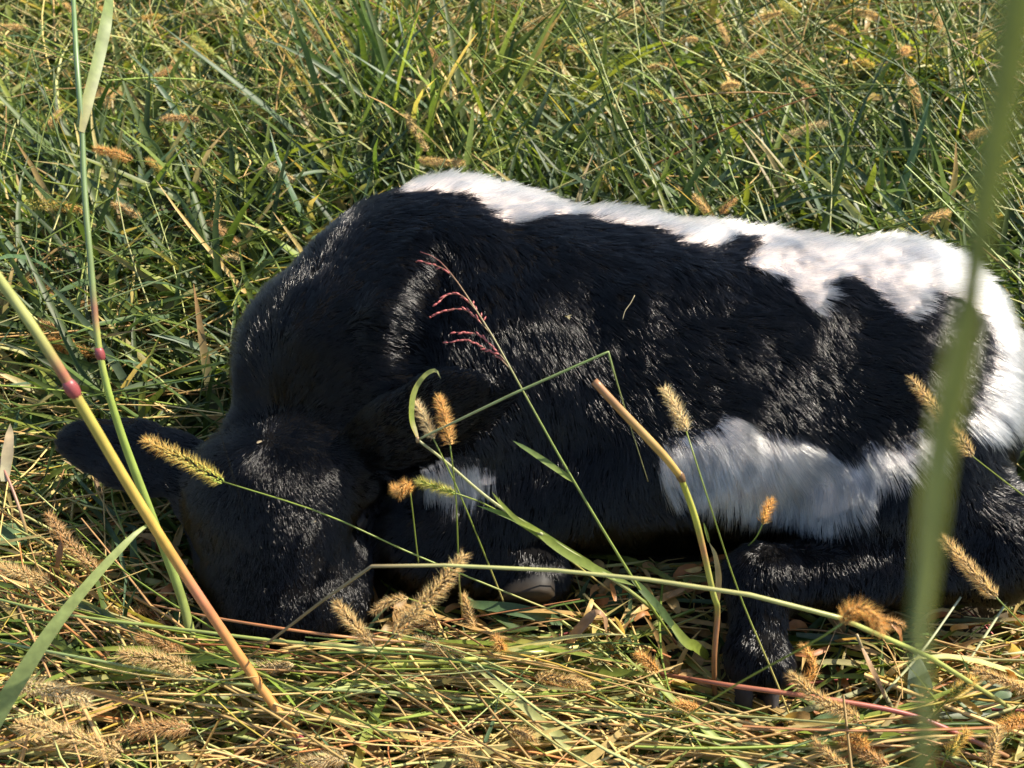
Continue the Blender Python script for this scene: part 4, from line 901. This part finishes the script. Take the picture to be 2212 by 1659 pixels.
# red runner on the ground
pts = [(1420, 1455, .03), (1560, 1478, .075), (1750, 1505, .085), (1950, 1540, .082), (2080, 1590, .07), (2240, 1665, .03)]
r0 = P(*pts[0]); rr_ = plant('grass_stalk', "red stalk lying in the hay below the calf's hind hoof", 'grass stalk', r0)
stem(rr_, pts, [.0018, .0021, .0023, .0022, .0021], [(0, (.28, .1, .06)), (.4, (.36, .13, .07)), (.7, (.36, .08, .07)), (1, (.26, .2, .08))], 44)
pts = [(1850, 1370, .09), (1880, 1440, .07), (1935, 1545, .05), (1990, 1640, .02)]
r0 = P(*pts[-1]); ds = plant('grass_stalk', 'dry grey green stalk with a torn brown sheath below the fluffy orange foxtail', 'grass stalk', r0)
stem(ds, pts, [.0014, .0018, .0022, .0022], [(0, (.34, .26, .12)), (1, (.2, .22, .1))], 30)
leaf(ds, [(1862, 1400, .085), (1880, 1440, .08), (1905, 1490, .065), (1912, 1515, .055)], .006, [(0, (.28, .17, .08)), (1, (.2, .13, .07))], up=(.5, -.6, .6), name='dry_sheath', mat=M_STRAW)
for pts, lab in (([(1985, 1600, .015), (2060, 1480, .04), (2180, 1290, .06), (2215, 1215, .07)], 'pale straw slanting up at the right edge below the hock'), ([(1770, 1650, .02), (1880, 1530, .05), (1985, 1415, .06), (2075, 1290, .07)], 'pale straw crossing the red stalk towards the calf and the right')):
    t_ = plant('grass_stalk', lab, 'straw', P(*pts[0])); stem(t_, pts, [.0011, .0012, .001], [(0, PALE), (1, (.4, .42, .26))], 24)
for pts, lab, c in (([(-30, 935, .12), (20, 1040, .1), (55, 1140, .07), (75, 1235, .02)], 'red and green stalk with a dry leaf at the left edge', [(0, (.25, .09, .07)), (.5, (.3, .16, .1)), (1, LIME)]),):
    t_ = plant('grass_stalk', lab, 'grass stalk', P(*pts[-1])); stem(t_, pts, [.0013, .0015, .0017], c, 24)
    leaf(t_, [(8, 1040, .1), (14, 1000, .11), (20, 950, .125), (22, 915, .13)], .011, [(0, (.3, .28, .17)), (.7, (.36, .28, .17)), (1, (.3, .24, .13))], up=(.2, -.9, .3), fold=.15, wave=.15, mat=M_STRAW)
pts = [(365, 530, .10), (375, 580, .09), (392, 640, .075), (412, 700, .05)]
t_ = plant('grass_stalk', "thin purplish spike hanging in the shade left of the calf's neck", 'grass stalk', P(*pts[-1])); stem(t_, pts, [.0009, .0014, .0012, .0009], [(0, (.2, .12, .09)), (1, (.16, .09, .08))], 24)
# thick stem close to the lens at the right
NX = [(2230, -160, .72), (2175, 100, .706), (2135, 350, .693), (2092, 640, .678)]
def near(u, v, t): return np.array([0, 0, CAM_H]) + .62 * t * ray(u, v)
NP = [np.array([.070, .105, 0.]), np.array([.069, .098, .15]), np.array([.067, .088, .30]), np.array([.063, .076, .45]), np.array([.059, .065, .58]), near(1962, 1760, .20), near(1978, 1400, .192), near(2015, 1050, .187), near(2060, 820, .183), near(2088, 660, .18), near(2125, 380, .175), near(2165, 120, .17), near(2195, -90, .166), near(2240, -400, .16)]
ns_ = thing('grass_stalk', 'thick blurred green stalk standing close to the viewer along the right edge', 'grass stalk', tuple(NP[0]))
C = spline(NP, 60); V, F, tt = tube_geo(C, np.interp(np.linspace(0, 1, 60), [0, .6, .82, .83, 1], [.0021, .0019, .0016, .0011, .0009]), 9)
mesh_obj('stem', V, F, ramp([(0, (.2, .22, .06)), (.72, (.22, .24, .06)), (1, (.18, .2, .05))], tt), M_STEM, ns_, loc=ns_.location)
C = spline([near(1990, 1330, .1905), near(2022, 1000, .185), near(2062, 800, .181), near(2092, 640, .178), near(2120, 430, .174)], 24)
V, F, tt = blade_geo(C, np.interp(np.linspace(0, 1, 24), [0, .2, .6, .85, 1], [.002, .0034, .0041, .0026, .001]), (0, -.8, .6), .35)
mesh_obj('leaf', V, F, ramp([(0, (.24, .25, .06)), (1, (.26, .28, .07))], tt), M_LEAF, ns_, loc=ns_.location)
C = spline([near(2088, 660, .178), near(2130, 400, .172), near(2172, 150, .166), near(2205, -100, .160), near(2235, -300, .158)], 24)
V, F, tt = blade_geo(C, np.interp(np.linspace(0, 1, 24), [0, .3, .8, 1], [.0026, .0038, .0044, .0026]), (0, -.8, .6), .3)
mesh_obj('leaf', V, F, ramp([(0, (.20, .22, .05)), (1, (.17, .2, .05))], tt), M_LEAF, ns_, loc=ns_.location)
# dark and bright single blades that stand out in the meadow
SOLO = [([(560, 200, .02), (545, 140, .12), (520, 60, .2), (560, -20, .26)], .009, BLUEGREEN, 'dark blue green blade standing at the top edge left of centre'),
        ([(590, 520, .02), (560, 470, .1), (600, 400, .14), (690, 370, .13), (740, 385, .10)], .008, (.09, .15, .07), "arched blue green blade left of the calf's withers"),
        ([(500, 720, .01), (495, 660, .07), (530, 610, .10), (590, 585, .10)], .008, (.12, .19, .08), "arched blade curving over beside the calf's neck"),
        ([(1912, 470, .12), (1935, 488, .11), (1980, 495, .11), (2045, 483, .12)], .010, (.32, .34, .05), "curved yellow leaf lying behind the calf's rump"),
        ([(165, 550, .06), (170, 530, .08), (182, 500, .10)], .009, (.35, .42, .04), 'bright yellow green leaf tip behind the tall green stem'),
        ([(200, 940, .01), (150, 880, .05), (110, 840, .08), (60, 815, .09)], .007, (.16, .22, .1), 'pale green blade arching left of the two foreground stems'),
        ([(1530, 1420, .02), (1500, 1395, .05), (1480, 1385, .06), (1430, 1320, .075)], .010, LIME, "young green blade unrolling beside the thick cut stalk's foot"),
        ([(1215, 1345, .03), (1150, 1325, .045), (1080, 1312, .05), (990, 1302, .05)], .012, (.1, .17, .07), "wide green blade lying in front of the calf's upturned front hoof"),
        ([(290, 1290, .02), (292, 1230, .05), (288, 1170, .07), (290, 1140, .075)], .009, (.07, .12, .05), "short dark blade standing in shade under the calf's left ear"),
        ([(600, 1440, .04), (540, 1420, .05), (440, 1390, .05), (330, 1350, .045)], .009, (.14, .2, .1), "grey green blade lying in the hay below the calf's jaw")]
for pts, w, c, lab in SOLO:
    t_ = thing('grass_shoot', lab, 'grass blade', tuple(P(*pts[0])))
    leaf(t_, pts, w, [(0, c), (.8, c), (1, tuple(.6 * np.array(c) + .4 * np.array(STRAW)))], up=(.2, -.5, .8))
DEAD = [([(118, 1300, .02), (125, 1240, .06), (135, 1180, .085), (130, 1145, .09)], .010, (.30, .15, .06), 'dead brown leaf standing folded in the hay under the left ear'),
        ([(1215, 1400, .04), (1240, 1370, .06), (1280, 1330, .08), (1300, 1332, .082), (1312, 1390, .05)], .009, (.34, .20, .11), "dry brown leaf folded to a peak in the hay below the chest hoof"),
        ([(215, 1000, .05), (208, 1040, .06), (222, 1085, .06), (215, 1180, .03)], .004, (.22, .15, .09), 'withered tendril leaf twisting beside the thick yellow stem'),
        ([(265, 880, .04), (290, 900, .055), (315, 910, .05), (325, 925, .04)], .012, (.36, .22, .10), 'crumpled tan leaf in the shade above the left ear'),
        ([(820, 1590, .03), (850, 1560, .05), (880, 1570, .055), (900, 1600, .04)], .011, (.34, .2, .1), 'curled brown dead leaf in the bottom straw under the muzzle')]
for pts, w, c, lab in DEAD:
    t_ = thing('dead_leaf', lab, 'leaf', tuple(P(*pts[0])))
    leaf(t_, pts, w, [(0, c), (1, tuple(np.array(c) * .8))], up=(.3, -.6, .6), fold=.6, twist=1.2, wave=.4, mat=M_STRAW)

# ---- broad weed leaves
def weed(cu_, cv, z, length, width, ang, c, lab, lobes=0, tilt=.3):
    p = P(cu_, cv, z); ax = np.array([math.cos(ang), math.sin(ang), tilt]); ax = unit(ax); sd = unit(np.cross([0, 0, 1], ax)); nn = np.cross(ax, sd)
    t_ = thing('weed_leaf', lab, 'leaf', tuple(p - ax * length / 2)); n = 28; V = []; t = np.linspace(0, 1, n)
    w = np.sin(np.pi * np.clip(t * .93 + .05, 0, 1)) ** .7 * width / 2
    if lobes: w = w * (.55 + .45 * np.abs(np.sin(t * lobes * math.pi)) ** .6)
    bend = -.25 * length * (t - .45) ** 2
    for k in range(n):
        c0 = p + ax * (t[k] - .5) * length + nn * bend[k]
        for s in (-1, -.5, 0, .5, 1): V.append(c0 + sd * s * w[k] + nn * (abs(s) * .22 * w[k] + .0012 * math.sin(9 * t[k] + 3 * s)))
    F = [(k * 5 + j, k * 5 + j + 1, k * 5 + j + 6, k * 5 + j + 5) for k in range(n - 1) for j in range(4)]
    tint = np.tile(c, (n, 5, 1)).astype(float); tint[:, 2] = np.array(c) * 1.5
    mesh_obj('leaf_blade', np.array(V), F, tint.reshape(-1, 3), M_LEAF, t_, loc=t_.location)
    C = [p - ax * length * .5, p - ax * length * .62 + np.array([0, 0, -.012]), p - ax * length * .8 + np.array([0, 0, -.03])]
    V, F, tt = tube_geo(spline(C, 8), .0009, 6); mesh_obj('leaf_stalk', V, F, LIME, M_STEM, t_, loc=t_.location)
weed(520, 505, .07, .10, .034, R(-35), (.10, .17, .03), "toothed green dandelion leaf in the shade left of the calf's neck", 6)
weed(70, 915, .06, .036, .034, R(120), (.08, .15, .04), 'round green leaf at the left edge above the calf\'s ear', 0, .8)
weed(22, 1160, .06, .045, .03, R(200), (.13, .2, .09), 'pale green oval leaf at the left edge below the ear', 0)
weed(1800, 1572, .045, .036, .028, R(-30), (.15, .22, .10), 'pale green oval leaf in the hay right of the hind hoof', 0)
weed(1755, 420, .08, .085, .036, R(110), (.08, .14, .07), "lobed grey green weed leaf behind the calf's hips", 5)
weed(1880, 395, .09, .075, .032, R(-25), (.12, .17, .11), "pale wavy weed leaf right of the lobed one behind the hips", 3)
weed(1985, 1490, .05, .06, .022, R(80), (.17, .22, .15), 'grey green leaf hanging next to the blurred stem, lower right', 0, .5)
weed(2130, 1510, .045, .05, .03, R(20), (.12, .18, .09), 'broad green leaf in the hay at the right edge', 0)
weed(275, 790, .05, .022, .022, R(90), (.07, .17, .03), 'small clover leaf right of the tall green stem', 0, .8)
weed(1310, 1300, .02, .05, .04, R(10), (.06, .11, .05), "dark green leaf in the calf's shadow right of the front hoof", 0)

# ---- small life and litter
def fly(p, label, s, ang, wing):
    t_ = thing('fly', label, 'insect', tuple(p)); d = np.array([math.cos(ang), math.sin(ang), .1]); sd = unit(np.cross([0, 0, 1], d)); c = np.array(p)
    V, F, tt = tube_geo(c + d * np.array([[-1.0], [-.7], [-.2], [.25], [.4], [.65], [.9]]) * s, s * np.array([.08, .26, .34, .28, .2, .27, .1]), 8)
    mesh_obj('body', V, F, (.03, .03, .035) if wing < .5 else (.22, .17, .06), M_PLAIN, t_, loc=t_.location)
    for k in (-1, 1):
        tip = c - d * s * 1.1 + sd * k * s * (.55 if wing < .5 else 1.3) + np.array([0, 0, s * .35]); b = c + d * s * .2 + np.array([0, 0, s * .3])
        C = np.linspace(b, tip, 6); V, F, tt = blade_geo(C, s * .5 * np.array([.2, .7, 1, 1, .7, .1]), (0, 0, 1), .05)
        mesh_obj('wing', V, F, (.05, .05, .05) if wing < .5 else (.28, .25, .15), M_LEAF, t_, loc=t_.location)
        for q in (-.3, .1, .45):
            a = c + d * s * q; V, F, tt = tube_geo([a, a + sd * k * s * .5 + d * q * s * .3, a + sd * k * s * .8 + d * q * s * .5 - np.array([0, 0, s * .35])], s * .035, 4)
            mesh_obj('leg', V, F, (.02, .02, .02), M_PLAIN, t_, loc=t_.location)
def on_coat(u, v, lift):
    d = ray(u, v); p = np.array([0, 0, CAM_H]) + .5 * d
    for _ in range(90): p = p + d * min(max(sdf(p[None])[0] - lift, 0), .05) * .8
    return p
fly(on_coat(657, 1393, .008), "black fly sitting on the calf's muzzle", .0042, R(-60), 0)
fly(on_coat(1226, 685, .013), "tiny yellowish winged insect resting on the calf's black flank", .0030, R(160), 1)
t_ = thing('straw_bit', "thin curved straw fibre stuck in the calf's black flank", 'straw', tuple(on_coat(1345, 690, .012)))
V, F, tt = tube_geo(spline([on_coat(u, v, .014) for u, v in ((1345, 690), (1350, 672), (1362, 655), (1371, 638))], 12), .0004, 5); mesh_obj('fibre', V, F, (.4, .34, .2), M_STRAW, t_, loc=t_.location)
for u, v, lab in ((555, 957, "pale seed husk caught on the calf's poll"), (672, 1130, "small brown husk caught in the hair between the calf's eyes")):
    p = on_coat(u, v, .011); t_ = thing('seed_husk', lab, 'seed', tuple(p))
    V, F, tt = blade_geo(spline([p, p + [.002, .001, .0005], p + [.0045, .002, .0006]], 6), .0022, (0, -.5, .8), .5); mesh_obj('husk', V, F, (.42, .33, .2), M_STRAW, t_, loc=t_.location)
